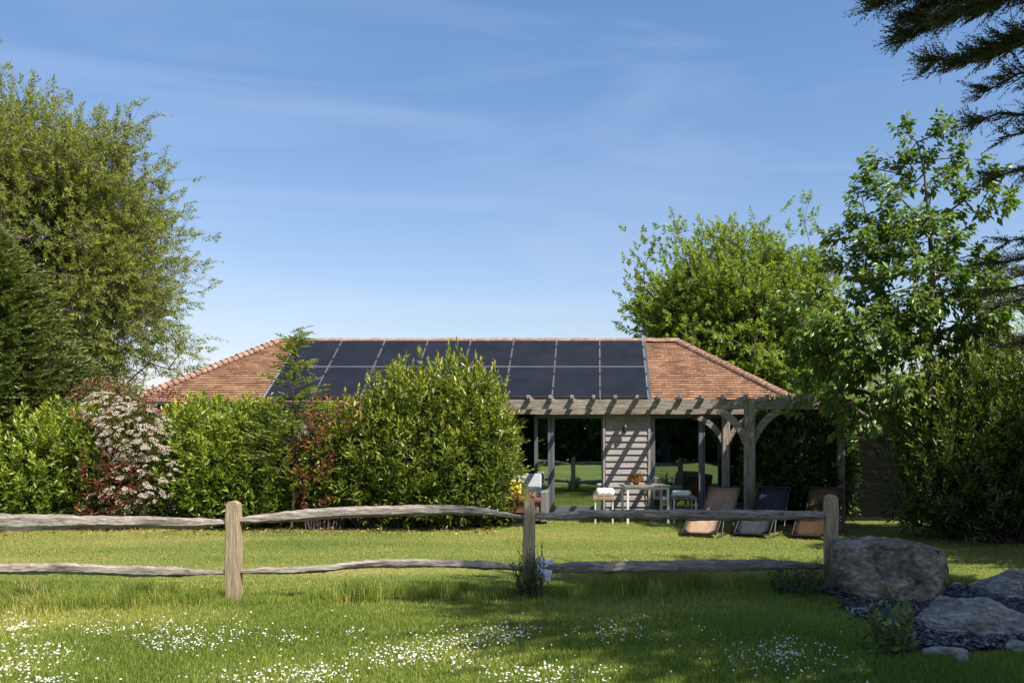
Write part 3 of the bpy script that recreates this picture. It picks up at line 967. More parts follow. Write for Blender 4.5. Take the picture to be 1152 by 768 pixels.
def glazed(name, x0, x1, sl_, sr_, top=.09, bot=.13, mat=M_FRAME, glass=True, y=YW, gm=None):
    mb = MB()
    mb.box(x0, x0 + sl_, y, y + .06, .13, TOPZ)
    mb.box(x1 - sr_, x1, y, y + .06, .13, TOPZ)
    mb.box(x0 + sl_, x1 - sr_, y + .002, y + .058, TOPZ - top, TOPZ)
    mb.box(x0 + sl_, x1 - sr_, y + .002, y + .058, .13, .13 + bot)
    o = mb.build(name, mat, house, bevel=.003)
    if glass:
        mb = MB(); mb.box(x0 + sl_ - .002, x1 - sr_ + .002, y + .022, y + .034, .13 + bot - .002, TOPZ - top + .002)
        mb.build('pane', gm or M_GLASS, o)
    return o


d1 = glazed('sliding_door', xw(601), xw(619.5), .075, .06)
d2 = glazed('sliding_door', xw(620), xw(679), .07, .045)
d3 = glazed('sliding_door', xw(731), xw(791), .11, .09, gm=M_GLASS2)
d4 = glazed('sliding_door', xw(791.5), xw(874), .03, .07, gm=M_GLASS2)
MB().tube([(xw(733.5), YW - .05, 1.0), (xw(733.5), YW - .05, 1.2)], .012, 8).build('handle', M_BLACK, d3)
MB().tube([(xw(603), YW - .05, .95), (xw(603), YW - .05, 1.15)], .012, 8).build('handle', M_BLACK, d1)
mb = MB()
mb.box(XO0 + .04, XO1 - .04, YW - .005, YW + .1, TOPZ + .003, 2.30)
mb.box(XC1 + .03, XG1, YW - .005, YW + .1, TOPZ + .003, 2.30)
mb.box(xw(679) + .003, XO1 - .04, YW + .0, YW + .08, .1, TOPZ)
mb.build('door_head', M_DKFRAME, house)
# glazed corner return
mb = MB()
mb.box(XG1 - .04, XG1 + .03, YW + .07, YW + .13, .1, 2.3); mb.box(XG1 - .04, XG1 + .03, YW + 1.5, YW + 1.6, .1, 2.3)
mb.box(XG1 - .04, XG1 + .03, YW + .13, YW + 1.5, 2.15, 2.3); mb.box(XG1 - .04, XG1 + .03, YW + .13, YW + 1.5, .1, .2)
sw = mb.build('side_window', M_FRAME, house)
MB().box(XG1 - .01, XG1, YW + .128, YW + 1.502, .198, 2.152).build('pane', M_GLASS, sw)
# left window, mostly behind leaves
mb = MB()
x0, x1 = xw(285), xw(306)
for q in [(x0, x0 + .05, 1.2, 2.1), (x1 - .05, x1, 1.2, 2.1), (x0 + .05, x1 - .05, 1.2, 1.25), (x0 + .05, x1 - .05, 2.05, 2.1)]:
    mb.box(q[0], q[1], YW - .035, YW - .001, q[2], q[3])
wd = mb.build('window', M_WHITEMET, house)
MB().box(x0 + .05, x1 - .05, YW - .02, YW - .012, 1.25, 2.05).build('pane', M_GLASS, wd)

# curtain (rests inside: a thing of its own)
mb = MB()
vs1 = []
for i in range(30):
    x = xw(739) + .30 * i / 29; y = YW + .18 + .03 * math.sin(i * 1.4)
    vs1.append((mb.bm.verts.new((x, y, .12)), mb.bm.verts.new((x, y, 2.2))))
for i in range(29):
    mb.bm.faces.new((vs1[i][0], vs1[i + 1][0], vs1[i + 1][1], vs1[i][1]))
bmesh.ops.solidify(mb.bm, geom=mb.bm.faces[:], thickness=.008)
tag(mb.build('curtain', M_CURTAIN, None, origin=(xw(747), YW + .18, .1)), 'pale blue curtain gathered behind the glass right of the wooden wall panel', 'curtain')

# wall lamp
wl = thing('wall_lamp', 'small black wall lamp high on the silvered board panel between the doors', 'lamp', (xw(703), YW - .03, 1.87))
MB().box(xw(703) - .035, xw(703) + .035, YW - .05, YW - .01, 1.80, 1.93).build('mount', M_BLACK, wl, bevel=.006)
mb = MB(); mb.tube([(xw(703), YW - .05, 1.87), (xw(703), YW - .12, 1.89)], .012, 8)
mb.build('arm', M_BLACK, wl)
MB().tube([(xw(703), YW - .13, 1.82), (xw(703), YW - .13, 1.90), (xw(703), YW - .13, 1.95)], [.055, .05, .02], 14).build('lamp_shade', M_BLACK, wl)

# ------------------------------------------------------------------ pergola
YF = 16.95
pg = thing('pergola', 'weathered oak pergola with projecting rafters along the front of the bungalow', 'pergola', (1.5, YF, 0))


def beam_x(x0, x1, y0, y1, z0, z1, name, n_=40):
    mb = MB()
    mb.box(x0, x1, y0, y1, z0, z1)
    bmesh.ops.subdivide_edges(mb.bm, edges=[e for e in mb.bm.edges if abs(e.verts[0].co.x - e.verts[1].co.x) > .5], cuts=n_, use_grid_fill=True)
    for v in mb.bm.verts:
        v.co += Vector((0, .006 * noise.noise(v.co * 1.3), .008 * noise.noise(v.co * 1.1 + Vector((5, 5, 5)))))
    return mb.build(name, M_WOOD_X, pg)


bz1 = EYE + 42 * YF / F; bz0 = EYE + 31 * YF / F
beam_x(-1.9, (957 - CX) * YF / F, YF, YF + .09, bz0, bz1, 'front_beam')
beam_x(-1.9, (957 - CX) * YF / F, 18.25, 18.31, EYE + 25.2 * 18.3 / F, EYE + 34 * 18.3 / F + .03, 'rear_beam')
rx = [570 + 24.45 * i for i in range(1, 16)]
for i, x in enumerate(rx):
    X = (x - CX) * (YF - .1) / F
    z0 = bz1 - .045; z1 = bz1 + .075
    mb = MB()
    e = random.uniform(-.02, .03)
    poly = [(YF - .17 + e, z0 + .06), (YF - .12 + e, z0 + .0), (18.28, z0 - .02), (18.28, z1 - .03), (YF - .17 + e, z1)]
    mb.prism(poly, 'x', X - .03, X + .03)
    mb.build('rafter', M_WOOD_Y, pg, bevel=.004)
# posts
xp = (843.5 - CX) * YF / F
MB().box(xp - .095, xp + .095, YF - .06, YF + .13, 0, bz1 + .02).build('post', M_WOOD_Z, pg, bevel=.008)
YP2 = 18.08
xp2 = (817 - CX) * YP2 / F
MB().box(xp2 - .075, xp2 + .075, YP2, YP2 + .14, 0, EYE + 27 * YP2 / F).build('post', M_WOOD_Z, pg, bevel=.008)


def brace(xc, y0, y1, side, z_b, z_t, run, wd=.12):
    """curved knee brace"""
    mb = MB(); n_ = 8
    inn, outt = [], []
    for i in range(n_ + 1):
        f = i / n_
        a = f * math.pi / 2
        x = xc + side * run * (1 - math.cos(a)); z = z_b + (z_t - z_b) * math.sin(a)
        x = x * .5 + (xc + side * run * f) * .5; z = z * .5 + (z_b + (z_t - z_b) * f) * .5
        inn.append((x - side * wd * .45, z + wd * .35)); outt.append((x + side * wd * .4, z - wd * .4))
    poly = inn + outt[::-1]
    for i in range(n_):
        mb2 = [inn[i], inn[i + 1], outt[i + 1], outt[i]]
        mb.prism(mb2, 'y', y0, y1)
    bmesh.ops.remove_doubles(mb.bm, verts=mb.bm.verts[:], dist=.0005)
    return mb.build('brace', M_WOOD_X, pg)


brace(xp + .07, YF + .002, YF + .088, 1, bz0 - .62, bz0 - .02, .52)
brace(xp - .07, YF + .002, YF + .088, -1, bz0 - .62, bz0 - .02, .52)
zb2 = EYE + 27 * YP2 / F
brace(xp2 + .05, YP2 + .03, YP2 + .10, 1, zb2 - .6, zb2 - .1, .45, .1)
brace(xp2 - .05, YP2 + .03, YP2 + .10, -1, zb2 - .6, zb2 - .1, .5, .1)
MB().box(xp2 - .045, xp2 + .045, YF + .091, 18.245, bz0, bz0 + .12).build('tie_beam', M_WOOD_Y, pg, bevel=.005)
xq = (948 - CX) * YF / F
MB().box(xq - .07, xq + .07, YF + .092, YF + .22, 0, bz1 - .01).build('post', M_WOOD_Z, pg, bevel=.008)

# ------------------------------------------------------------------ fence
fy = lambda px_: 8.98 + (px_ - 263) / 332 * .40
fence = thing('rail_fence', 'split chestnut post and rail fence crossing the whole lawn', 'fence', (-1.0, 9.3, 0))


def post(px_, ytop, wpx, lean=0):
    Y = fy(px_); X = (px_ - CX) * Y / F; h = EYE - (ytop - HY) * Y / F; w_ = wpx * Y / F / 2
    mb = MB(); mb.box(X - w_, X + w_, Y - w_ * .9, Y + w_ * .9, -.1, h)
    bmesh.ops.subdivide_edges(mb.bm, edges=mb.bm.edges[:], cuts=5, use_grid_fill=True)
    for v in mb.bm.verts:
        q = (v.co.z / h)
        v.co.x += lean * q
        if v.co.z > h - .01:
            dx = (v.co.x - X - lean * q) / w_; v.co.z -= .022 * abs(dx) ** 2 + .01 * ((v.co.y - Y) / w_) ** 2
            v.co.x -= dx * .006
        v.co += Vector((noise.noise(v.co * 4), noise.noise(v.co * 4 + Vector((3, 3, 3))), 0)) * .008
    bmesh.ops.bevel(mb.bm, geom=[e for e in mb.bm.edges if e.calc_face_angle(0) > .9], offset=.008, segments=2, affect='EDGES')
    return mb.build('post', M_POST, fence)


post(263, 563, 15)
post(595, 560.5, 13, .005)
post(935, 556, 14.5)
post(-78, 566, 15)


def rail(knots):
    """knots: (px x, y top, y bottom) read along the rail; becomes a split timber of real thickness"""
    xs = np.array([k[0] for k in knots], float); tp = np.array([k[1] for k in knots], float); bt = np.array([k[2] for k in knots], float)
    xx = np.linspace(xs[0], xs[-1], 90)
    def sm(a):
        y = np.interp(xx, xs, a)
        ker = np.array([1, 2, 3, 4, 3, 2, 1.]); ker /= ker.sum()
        yp = np.concatenate([np.full(3, y[0]), y, np.full(3, y[-1])])
        return np.convolve(yp, ker, 'valid')
    tp = sm(tp); bt = sm(bt)
    bm = bmesh.new(); rings = []
    ph = random.uniform(0, 100)
    shape = [(-.5, -.2), (-.48, .28), (-.2, .5), (.15, .5), (.46, .25), (.5, -.15), (.36, -.45), (.05, -.52), (-.25, -.48)]
    ns = len(shape)
    for i in range(90):
        Y = fy(xx[i]); s = Y / F
        X = (xx[i] - CX) * s
        zt = EYE - (tp[i] - HY) * s; zb = EYE - (bt[i] - HY) * s
        zc = (zt + zb) / 2; H = (zt - zb) * 1.04
        endf = min(1, min(xx[i] - xs[0], xs[-1] - xx[i]) / 25)
        W = (.055 + .055 * endf) * (1 + .25 * noise.noise(Vector((X * .9, ph, 0))))
        Yc = Y + .015 * noise.noise(Vector((X * .8, ph + 7, 0)))
        tw = .5 * noise.noise(Vector((X * .5, ph + 3, 0)))
        rg = []
        for k, (a, b_) in enumerate(shape):
            jx = 1 + .4 * noise.noise(Vector((X * 2.2, ph + k * 5, 1))); 
            y_ = a * W * jx; z_ = b_ * H * (1 + .24 * noise.noise(Vector((X * 3.5, ph + k * 9, 2))))
            z_ += math.sin(tw) * y_ * .25
            z_ += .010 * noise.noise(Vector((X * 9, k * 2.0, ph))) + .006 * noise.noise(Vector((X * 25, k * 2.0, ph)))
            rg.append(bm.verts.new((X, Yc + y_, zc + z_)))
        rings.append(rg)
    for i in range(89):
        for k in range(ns):
            bm.faces.new((rings[i][k], rings[i][(k + 1) % ns], rings[i + 1][(k + 1) % ns], rings[i + 1][k]))
    bm.faces.new(rings[0]); bm.faces.new(rings[-1][::-1])
    mb = MB.__new__(MB); mb.bm = bm
    return mb.build('rail', M_WOOD_X, fence)


rail([(-85, 584, 594), (-40, 578, 597), (0, 578, 597), (60, 579, 595), (120, 580, 593.5), (160, 581, 593), (200, 582, 593.5), (225, 583, 594), (240, 584, 591), (262, 585, 588)])
rail([(-85, 637, 643), (-30, 633, 645), (0, 634, 645), (60, 633, 645), (120, 635, 646), (150, 636, 648), (205, 638, 648), (225, 641, 646), (262, 642, 645)])
rail([(264, 583, 587), (285, 579, 588), (310, 577, 587), (345, 573, 585), (380, 570.5, 582), (430, 569, 580.5), (480, 568, 579), (530, 569, 578), (555, 573, 580), (575, 578, 582.5), (594, 580, 583)])
rail([(264, 641, 644), (290, 639, 645), (330, 638, 645.5), (370, 635, 642.5), (400, 631, 638.5), (430, 629, 638), (470, 628, 637.5), (520, 630, 638), (550, 631, 640), (575, 634, 640.5), (594, 636, 641)])
rail([(596, 577, 583), (620, 576.5, 584.5), (650, 576, 585), (668, 574, 583), (700, 573.5, 582.5), (760, 573, 583.5), (810, 573, 585), (860, 574.5, 585), (900, 574, 583.5), (934, 576, 583)])
rail([(596, 637, 642), (618, 634.5, 643.5), (645, 632, 644), (690, 631.5, 644.5), (740, 631, 643.5), (790, 629.5, 643), (830, 629.5, 641), (870, 629.5, 640.5), (905, 632, 640), (934, 634, 639)])

# pale plastic scrap caught on the lower rail beside the middle post
mb = MB()
Yb = fy(608) - .09
def flap(pts_, seed_):
    c = Vector((0, 0, 0))
    for p in pts_: c += p
    c /= len(pts_)
    vc = mb.bm.verts.new(c + Vector((0, -.05, 0)))
    vv = [mb.bm.verts.new(p) for p in pts_]
    for i in range(len(vv)):
        mb.bm.faces.new((vv[i], vv[(i + 1) % len(vv)], vc))
flap([P(603, 627, Yb), P(612, 628, Yb - .03), P(624, 629, Yb + .04), P(620, 634, Yb), P(613, 638, Yb - .02), P(605, 637, Yb)], 1)
flap([P(603, 640, Yb), P(610, 639, Yb - .02), P(621, 641, Yb + .03), P(619, 653, Yb + .02), P(611, 652, Yb - .02), P(603, 647, Yb)], 2)
flap([P(603, 634, Yb), P(612, 635, Yb - .01), P(611, 643, Yb - .01), P(603, 643, Yb)], 4)
bmesh.ops.subdivide_edges(mb.bm, edges=mb.bm.edges[:], cuts=2, use_grid_fill=True)
for v in mb.bm.verts:
    v.co += Vector((0, 1, .3)) * .02 * noise.noise(v.co * 20)
bmesh.ops.solidify(mb.bm, geom=mb.bm.faces[:], thickness=.003)
tag(mb.build('plastic_scrap', M_BAG, None, origin=tuple(P(610, 640, Yb))), 'pale blue plastic sheet snagged on the lower rail at the middle fence post', 'plastic')

# ------------------------------------------------------------------ furniture
# loungers


def make_lounger(mat):
    t = bpy.data.objects.new('sun_lounger', None); COL.objects.link(t); ORG[t] = Vector((0, 0, 0))
    prof = [(0, .07), (.12, .13), (.30, .25), (.46, .34), (.54, .36), (.64, .34), (.80, .26), (.95, .215), (1.05, .22), (1.18, .30), (1.35, .46), (1.55, .66), (1.66, .77)]
    mb = MB(); W = .29
    A = [[mb.bm.verts.new((x, y, z - .02 * (1 - (x / W) ** 2))) for x in (-W, -W * .5, 0, W * .5, W)] for y, z in prof]
    for i in range(len(A) - 1):
        for k in range(4):
            mb.bm.faces.new((A[i][k], A[i][k + 1], A[i + 1][k + 1], A[i + 1][k]))
    bmesh.ops.solidify(mb.bm, geom=mb.bm.faces[:], thickness=.008)
    mb.build('sling', mat, t, smooth=True)
    mb = MB()
    for s in (-1, 1):
        mb.tube([(s * (W + .008), y, z) for y, z in prof], .013, 8)
    for y, z in (prof[0], prof[-1]):
        mb.tube([(-W, y, z), (W, y, z)], .012, 8)
    mb.build('frame', M_BLACK, t)
    for s in (-1, 1):
        mb = MB()
        mb.tube([(s * (W + .03), .02, .012), (s * (W + .03), .5, .012), (s * (W + .03), 1.25, .012), (s * (W + .03), 1.42, .05)], .012, 8)
        mb.tube([(s * (W + .03), .3, .012), (s * (W + .02), .5, .34)], .012, 8)
        mb.tube([(s * (W + .03), 1.0, .012), (s * (W + .02), 1.3, .41)], .012, 8)
        mb.build('leg', M_BLACK, t)
    return t


lt = make_lounger(M_TAN); ld_ = make_lounger(M_CHAR)


def copy_tree(o, parent=None):
    c = o.copy(); COL.objects.link(c); c.parent = parent
    for ch in [q for q in bpy.data.objects if q.parent == o]:
        copy_tree(ch, c)
    return c


GL = 'sling sun loungers in a row on the lawn'
for o, fx, fyy, tx, ty, lab in [(lt, 786, 601, 816, 548, 'tan mesh sun lounger nearest the pergola corner, left of the charcoal one'),
                                (ld_, 845, 601.5, 872, 551, 'charcoal mesh sun lounger between the two tan ones'),
                                (copy_tree(lt), 911, 603.5, 931, 553.5, 'tan mesh sun lounger partly behind the right fence post')]:
    a = G(fx, fyy, .05); Yt = a.y + 1.58; b = P(tx, ty, Yt)
    o.location = (a.x, a.y, 0)
    o.rotation_euler = (0, 0, math.atan2(-(b.x - a.x), b.y - a.y))
    tag(o, lab, 'sun lounger', GL)

# table
tb = thing('garden_table', 'slatted wooden garden table with pale metal legs by the board panel', 'table', (.98, 17.7, 0))
R6 = Matrix.Rotation(math.radians(7), 4, 'Z')
pv = (.98, 17.7, 0)
mb = MB()
for i in range(7):
    mb.box(.52, 1.44, 17.32 + i * .112, 17.32 + i * .112 + .104, .715, .745, R6, pv)
mb.build('tabletop', M_WOOD_X, tb)
mb = MB()
mb.box(.56, 1.40, 17.35, 17.38, .67, .713, R6, pv); mb.box(.56, 1.40, 18.03, 18.06, .67, .713, R6, pv)
mb.box(.56, .59, 17.38, 18.03, .67, .713, R6, pv); mb.box(1.37, 1.40, 17.38, 18.03, .67, .713, R6, pv)
mb.build('apron', M_WHITEMET, tb)
for x in (.56, 1.36):
    for y in (17.345, 18.02):
        MB().box(x, x + .045, y, y + .045, 0, .669, R6, pv).build('leg', M_WHITEMET, tb, bevel=.004)


def bench(x0, x1, y0, y1, zt, label, seatmat):
    b_ = thing('bench', label, 'bench', ((x0 + x1) / 2, (y0 + y1) / 2, 0))
    mb = MB(); n_ = 4; w_ = (x1 - x0) / n_
    for i in range(n_):
        mb.box(x0 + i * w_, x0 + (i + 1) * w_ - .01, y0, y1, zt - .03, zt)
    mb.build('seat', seatmat, b_, bevel=.003)
    for x in (x0 + .03, x1 - .06):
        for y in (y0 + .03, y1 - .07):
            MB().box(x, x + .03, y, y + .035, 0, zt - .031).build('leg', M_WHITEMET, b_, bevel=.003)
    return b_


bench(-.05, .38, 17.35, 18.25, .50, 'slatted bench with folded white towels left of the garden table', M_WOOD_Y)
bench(1.50, 2.02, 17.45, 18.3, .50, 'slatted bench with a rolled towel right of the garden table', M_WOOD_Y)


def rolled(name, c, length, r, label, squash=.8):
    mb = MB(); n_ = 14; pts_ = []; rads = []
    for i in range(n_ + 1):
        f = i / n_
        pts_.append((c[0] - length / 2 + f * length, c[1] + .01 * math.sin(f * 5), c[2]))
        rads.append(r * (1 - .5 * abs(2 * f - 1) ** 8) * (1 + .05 * math.sin(f * 17)))
    mb.tube(pts_, rads, 14)
    for v in mb.bm.verts:
        v.co.z = c[2] + (v.co.z - c[2]) * squash
    return tag(mb.build(name, M_FABWHITE, None, origin=c, smooth=True), label, 'towel')


rolled('rolled_towel', (.19, 17.55, .60), .36, .11, 'thick white towel roll on the bench left of the table', .85)
rolled('rolled_towel', (1.70, 17.6, .575), .38, .085, 'slim white towel roll on the bench right of the table')
mb = MB(); mb.box(-.04, .34, 17.38, 17.75, .503, .515)
tag(mb.build('seat_pad', M_TAN, None, origin=(.15, 17.55, .5), bevel=.004), 'thin brown pad lying on the bench left of the table', 'pad')

# low tub chair behind table
ch = thing('tub_chair', 'grey round backed chair behind the right end of the garden table', 'chair', (1.42, 18.35, 0))
cx_, cy_ = 1.42, 18.32
arc = [(cx_ + .21 * math.cos(a_), cy_ + .17 * math.sin(a_), .84) for a_ in [math.radians(-30 + 12 * i) for i in range(21)]]
mb = MB(); mb.tube(arc, .018, 8)
for q in arc[::4]:
    mb.tube([q, (cx_ + (q[0] - cx_) * .95, cy_ + (q[1] - cy_) * .95, .44)], .01, 6)
mb.build('backrest', M_RATTAN, ch)
mb = MB(); mb.tube([(cx_, cy_, .42), (cx_, cy_, .46)], [.22, .21], 20); mb.build('seat', M_FABGREY, ch)
for sx in (-1, 1):
    for sy in (-1, 1):
        MB().tube([(cx_ + sx * .18, cy_ + sy * .15, 0), (cx_ + sx * .15, cy_ + sy * .12, .42)], .012, 6).build('leg', M_BLACK, ch)

# flowers in a pot on the table
pp = Vector((.80, 17.62, .745))
fp = thing('potted_flowers', 'small pot of orange and yellow flowers on the garden table', 'flowers', tuple(pp))
MB().tube([pp + Vector((0, 0, 0)), pp + Vector((0, 0, .09))], [.05, .07], 14).build('pot', M_RUST, fp)
Pb = np.array(pp) + np.array([0, 0, .11]) + np.clip(RNG.normal(0, 1, (90, 3)), -1.6, 1.6) * np.array([.08, .05, .025])
D = nrm(RNG.normal(0, .5, (90, 3)) + np.array([0, 0, .7]))
V, Fc, T = shoots(Pb, D, 8, .07, .035, .025, rnd=1.0, tipt=0)
link_mesh('flowers', np_mesh('flowers', V, Fc, T * .6), M_FLOWER, fp)
Pb = np.array(pp) + np.array([.03, 0, .17]) + RNG.normal(0, 1, (26, 3)) * np.array([.04, .03, .03])
V, Fc, T = shoots(Pb, nrm(RNG.normal(0, .5, (26, 3)) + np.array([0, 0, .7])), 8, .09, .04, .02, rnd=.3, base=.7, tipt=0)
link_mesh('leaves', np_mesh('leaves', V, Fc, T), M_FLOWER, fp)

# sofa
sf = thing('garden_sofa', 'grey rattan garden sofa by the open sliding door', 'sofa', (-1.7, 17.65, 0))
mb = MB(); mb.box(-2.45, -.98, 17.25, 18.05, .06, .34); mb.build('base', M_RATTAN, sf, bevel=.02)
for x in (-2.50, -1.08):
    MB().box(x, x + .15, 17.22, 18.12, .04, .64).build('armrest', M_RATTAN, sf, bevel=.02)
MB().box(-2.35, -1.10, 17.98, 18.12, .342, .72).build('back_frame', M_RATTAN, sf, bevel=.02)
RT = Matrix.Rotation(math.radians(-18), 4, 'X')
for x0, x1 in ((-2.34, -1.72), (-1.71, -1.09)):
    MB().box(x0, x1, 17.28, 17.95, .345, .47).build('seat_cushion', M_FABGREY, sf, bevel=.03, seg=3)
    MB().box(x0, x1, 17.76, 17.90, .45, .97, RT, ((x0 + x1) / 2, 17.83, .47)).build('back_cushion', M_FABGREY, sf, bevel=.035, seg=3)
mb = MB(); mb.box(-1.72, -1.46, 17.50, 17.60, .49, .84, Matrix.Rotation(math.radians(-16), 4, 'X'))
tag(mb.build('cushion', M_YELLOW, None, origin=(-1.59, 17.55, .5), bevel=.04, seg=3), 'bright yellow cushion leaning on the garden sofa', 'cushion')
# fire pit / trough table
tt_ = thing('trough_table', 'rust brown trough table in front of the garden sofa', 'table', (-1.43, 16.9, 0))
mb = MB()
mb.prism([(-1.70, .27), (-1.16, .27), (-1.06, .47), (-1.80, .47)], 'y', 16.7, 17.1); mb.build('body', M_RUST, tt_, bevel=.006)
mb = MB(); mb.box(-1.83, -1.05, 16.66, 17.13, .473, .53); mb.build('top', M_RUST, tt_, bevel=.006)
mb = MB(); mb.box(-1.58, -1.28, 16.8, 17.0, 0, .268); mb.build('foot', M_BLACK, tt_, bevel=.006)
Pb = np.array([-1.45, 16.9, .54]) + RNG.uniform(-1, 1, (110, 3)) * np.array([.3, .15, .02])
V, Fc, T = shoots(Pb, nrm(RNG.normal(0, .5, (110, 3)) + np.array([0, 0, .8])), 6, .08, .05, .035, rnd=1)
o = link_mesh('dried_flowers', np_mesh('dried_flowers', V, Fc, T), M_LITTER, None, origin=(-1.45, 16.9, .53))
tag(o, 'dried brown flower heads piled on the trough table', 'dried flowers')

# ------------------------------------------------------------------ shrubs
LA = dict(nleaf=9, L=.30, ll=.155, lw=.055)


def cols(lst, Y, ry, w, n, seed, tops=16, topL=.42, la=None, zb=.0):
    out_ = []
    for q, (px_, ty, *dy) in enumerate(lst):
        yy = Y + (dy[0] if dy else 0)
        X = (px_ - CX) * (yy - .4) / F; h = EYE + (HY - ty) * (yy - .2) / F - .22
        c = dict(n=int(n * .72), c=(X, yy, h * .5 + .04), rad=(w * random.uniform(.85, 1.2), ry, h * .5), p=random.uniform(2.4, 3.4), lumpa=.24, lumpk=2.2, depth=.5, seed=seed + q, tops=tops, topL=topL)
        c.update(la or LA)
        out_.append(c)
    return out_


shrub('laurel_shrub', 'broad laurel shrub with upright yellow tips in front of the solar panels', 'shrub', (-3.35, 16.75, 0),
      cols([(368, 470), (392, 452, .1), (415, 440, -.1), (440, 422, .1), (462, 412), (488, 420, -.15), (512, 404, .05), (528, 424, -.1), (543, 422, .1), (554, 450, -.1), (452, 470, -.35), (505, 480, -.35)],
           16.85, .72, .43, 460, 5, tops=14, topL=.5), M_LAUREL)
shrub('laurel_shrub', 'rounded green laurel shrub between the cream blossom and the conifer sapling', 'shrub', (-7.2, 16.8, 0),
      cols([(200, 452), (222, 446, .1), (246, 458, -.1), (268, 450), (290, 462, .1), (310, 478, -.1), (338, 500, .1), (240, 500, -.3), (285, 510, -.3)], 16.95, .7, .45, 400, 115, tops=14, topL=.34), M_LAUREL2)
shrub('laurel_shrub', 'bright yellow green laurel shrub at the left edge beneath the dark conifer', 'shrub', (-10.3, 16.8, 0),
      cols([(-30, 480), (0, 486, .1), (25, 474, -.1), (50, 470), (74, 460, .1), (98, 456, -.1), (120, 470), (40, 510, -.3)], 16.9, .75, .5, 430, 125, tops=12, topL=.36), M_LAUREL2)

# photinia in bloom
ph = shrub('photinia_shrub', 'cream blossoming shrub with dark red leaves left of the tiled roof', 'shrub', (-8.75, 16.5, 0),
           [dict(n=1100, c=(-8.7, 16.7, 1.05), rad=(.62, .7, 1.2), p=2.4, seed=31, nleaf=10, L=.2, ll=.085, lw=.034),
            dict(n=450, c=(-9.05, 16.9, 2.0), rad=(.42, .45, .62), p=2.2, seed=32, nleaf=10, L=.2, ll=.085, lw=.034)], M_PHOT)


def red_leaves(parent, specs):
    pr = []
    for c, rad, n_ in specs:
        Pb, N = shell_pts(n_, c, rad, 2.2, 1.5, .15, .2, 33)
        D = nrm(N * .6 + np.array([0, -.2, .6]) + RNG.normal(0, .3, Pb.shape))
        pr.append(shoots(Pb, D, 9, .2, .09, .032, rnd=.9, tipt=.1))
    V, Fc, T = merge(pr)
    link_mesh('red_leaves', np_mesh('red_leaves', V, Fc, T), M_RED, parent)


red_leaves(ph, [((-8.9, 16.15, 1.15), (.36, .3, .4), 70), ((-9.2, 16.4, 2.3), (.4, .4, .35), 55), ((-8.0, 16.35, 2.3), (.25, .25, .2), 30), ((-9.0, 16.1, .45), (.35, .3, .2), 30), ((-8.55, 16.05, .8), (.3, .3, .4), 60)])
# blossom heads
heads = []
for c, rad, n_ in [((-8.45, 16.3, 1.72), (.66, .45, .55), 180), ((-9.0, 16.45, 2.15), (.42, .4, .35), 50), ((-8.55, 16.25, .75), (.5, .4, .5), 60), ((-8.0, 16.3, 1.0), (.35, .3, .6), 40), ((-9.1, 16.3, .45), (.25, .3, .2), 8)]:
    Pb, N = shell_pts(n_ * 2, c, rad, 2.2, 2, .1, .12, 35)
    s = (N[:, 1] < .2); Pb = Pb[s][:n_]; N = N[s][:n_]
    heads.append((Pb, N))
HP = np.concatenate([h[0] for h in heads]); HN = np.concatenate([h[1] for h in heads])
k = 26
ax = nrm(HN * .6 + np.array([0, -.1, .9]))
ref = nrm(np.cross(ax, np.array([[0, 1., .1]]))); v2 = np.cross(ax, ref)
rr = np.sqrt(RNG.uniform(0, 1, (len(HP), k))) * RNG.uniform(.035, .07, (len(HP), 1)); aa = RNG.uniform(0, 6.28, (len(HP), k))
Q = HP[:, None] + (np.cos(aa) * rr)[..., None] * ref[:, None] + (np.sin(aa) * rr)[..., None] * v2[:, None] + ax[:, None] * (.05 - rr[..., None] * .35)
Q = Q.reshape(-1, 3); AX = np.repeat(ax, k, 0)
V, Fc, T = shoots(Q, nrm(AX + RNG.normal(0, .4, AX.shape)), 3, .006, .022, .018, spread=(1.3, .9), rnd=.9, tipt=0)
link_mesh('blossom', np_mesh('blossom', V, Fc, T), M_BLOSSOM, ph)

ph2 = shrub('photinia_shrub', 'slim shrub with red young leaves left of the broad laurel', 'shrub', (-5.0, 16.4, 0),
            [dict(n=420, c=(-5.0, 16.7, 1.1), rad=(.5, .5, 1.15), p=2.3, seed=41, nleaf=10, L=.2, ll=.09, lw=.034)], M_PHOT)
red_leaves(ph2, [((-4.8, 16.1, 2.05), (.42, .35, .35), 60), ((-5.15, 16.0, 1.3), (.35, .3, .32), 50), ((-5.1, 15.95, .7), (.25, .3, .3), 24)])

# right side
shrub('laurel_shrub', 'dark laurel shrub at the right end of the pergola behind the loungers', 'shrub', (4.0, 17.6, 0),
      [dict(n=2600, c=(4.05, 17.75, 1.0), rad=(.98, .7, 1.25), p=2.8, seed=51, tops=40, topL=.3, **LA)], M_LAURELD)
shrub('hedge', 'tall bushy evergreen hedge at the right edge with sunlit crown', 'hedge', (7.4, 14.4, 0),
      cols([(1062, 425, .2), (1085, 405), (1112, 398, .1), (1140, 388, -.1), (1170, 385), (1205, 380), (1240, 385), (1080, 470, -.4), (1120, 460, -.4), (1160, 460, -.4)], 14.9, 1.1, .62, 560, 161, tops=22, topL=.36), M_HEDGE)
# small foliage at the pergola post foot


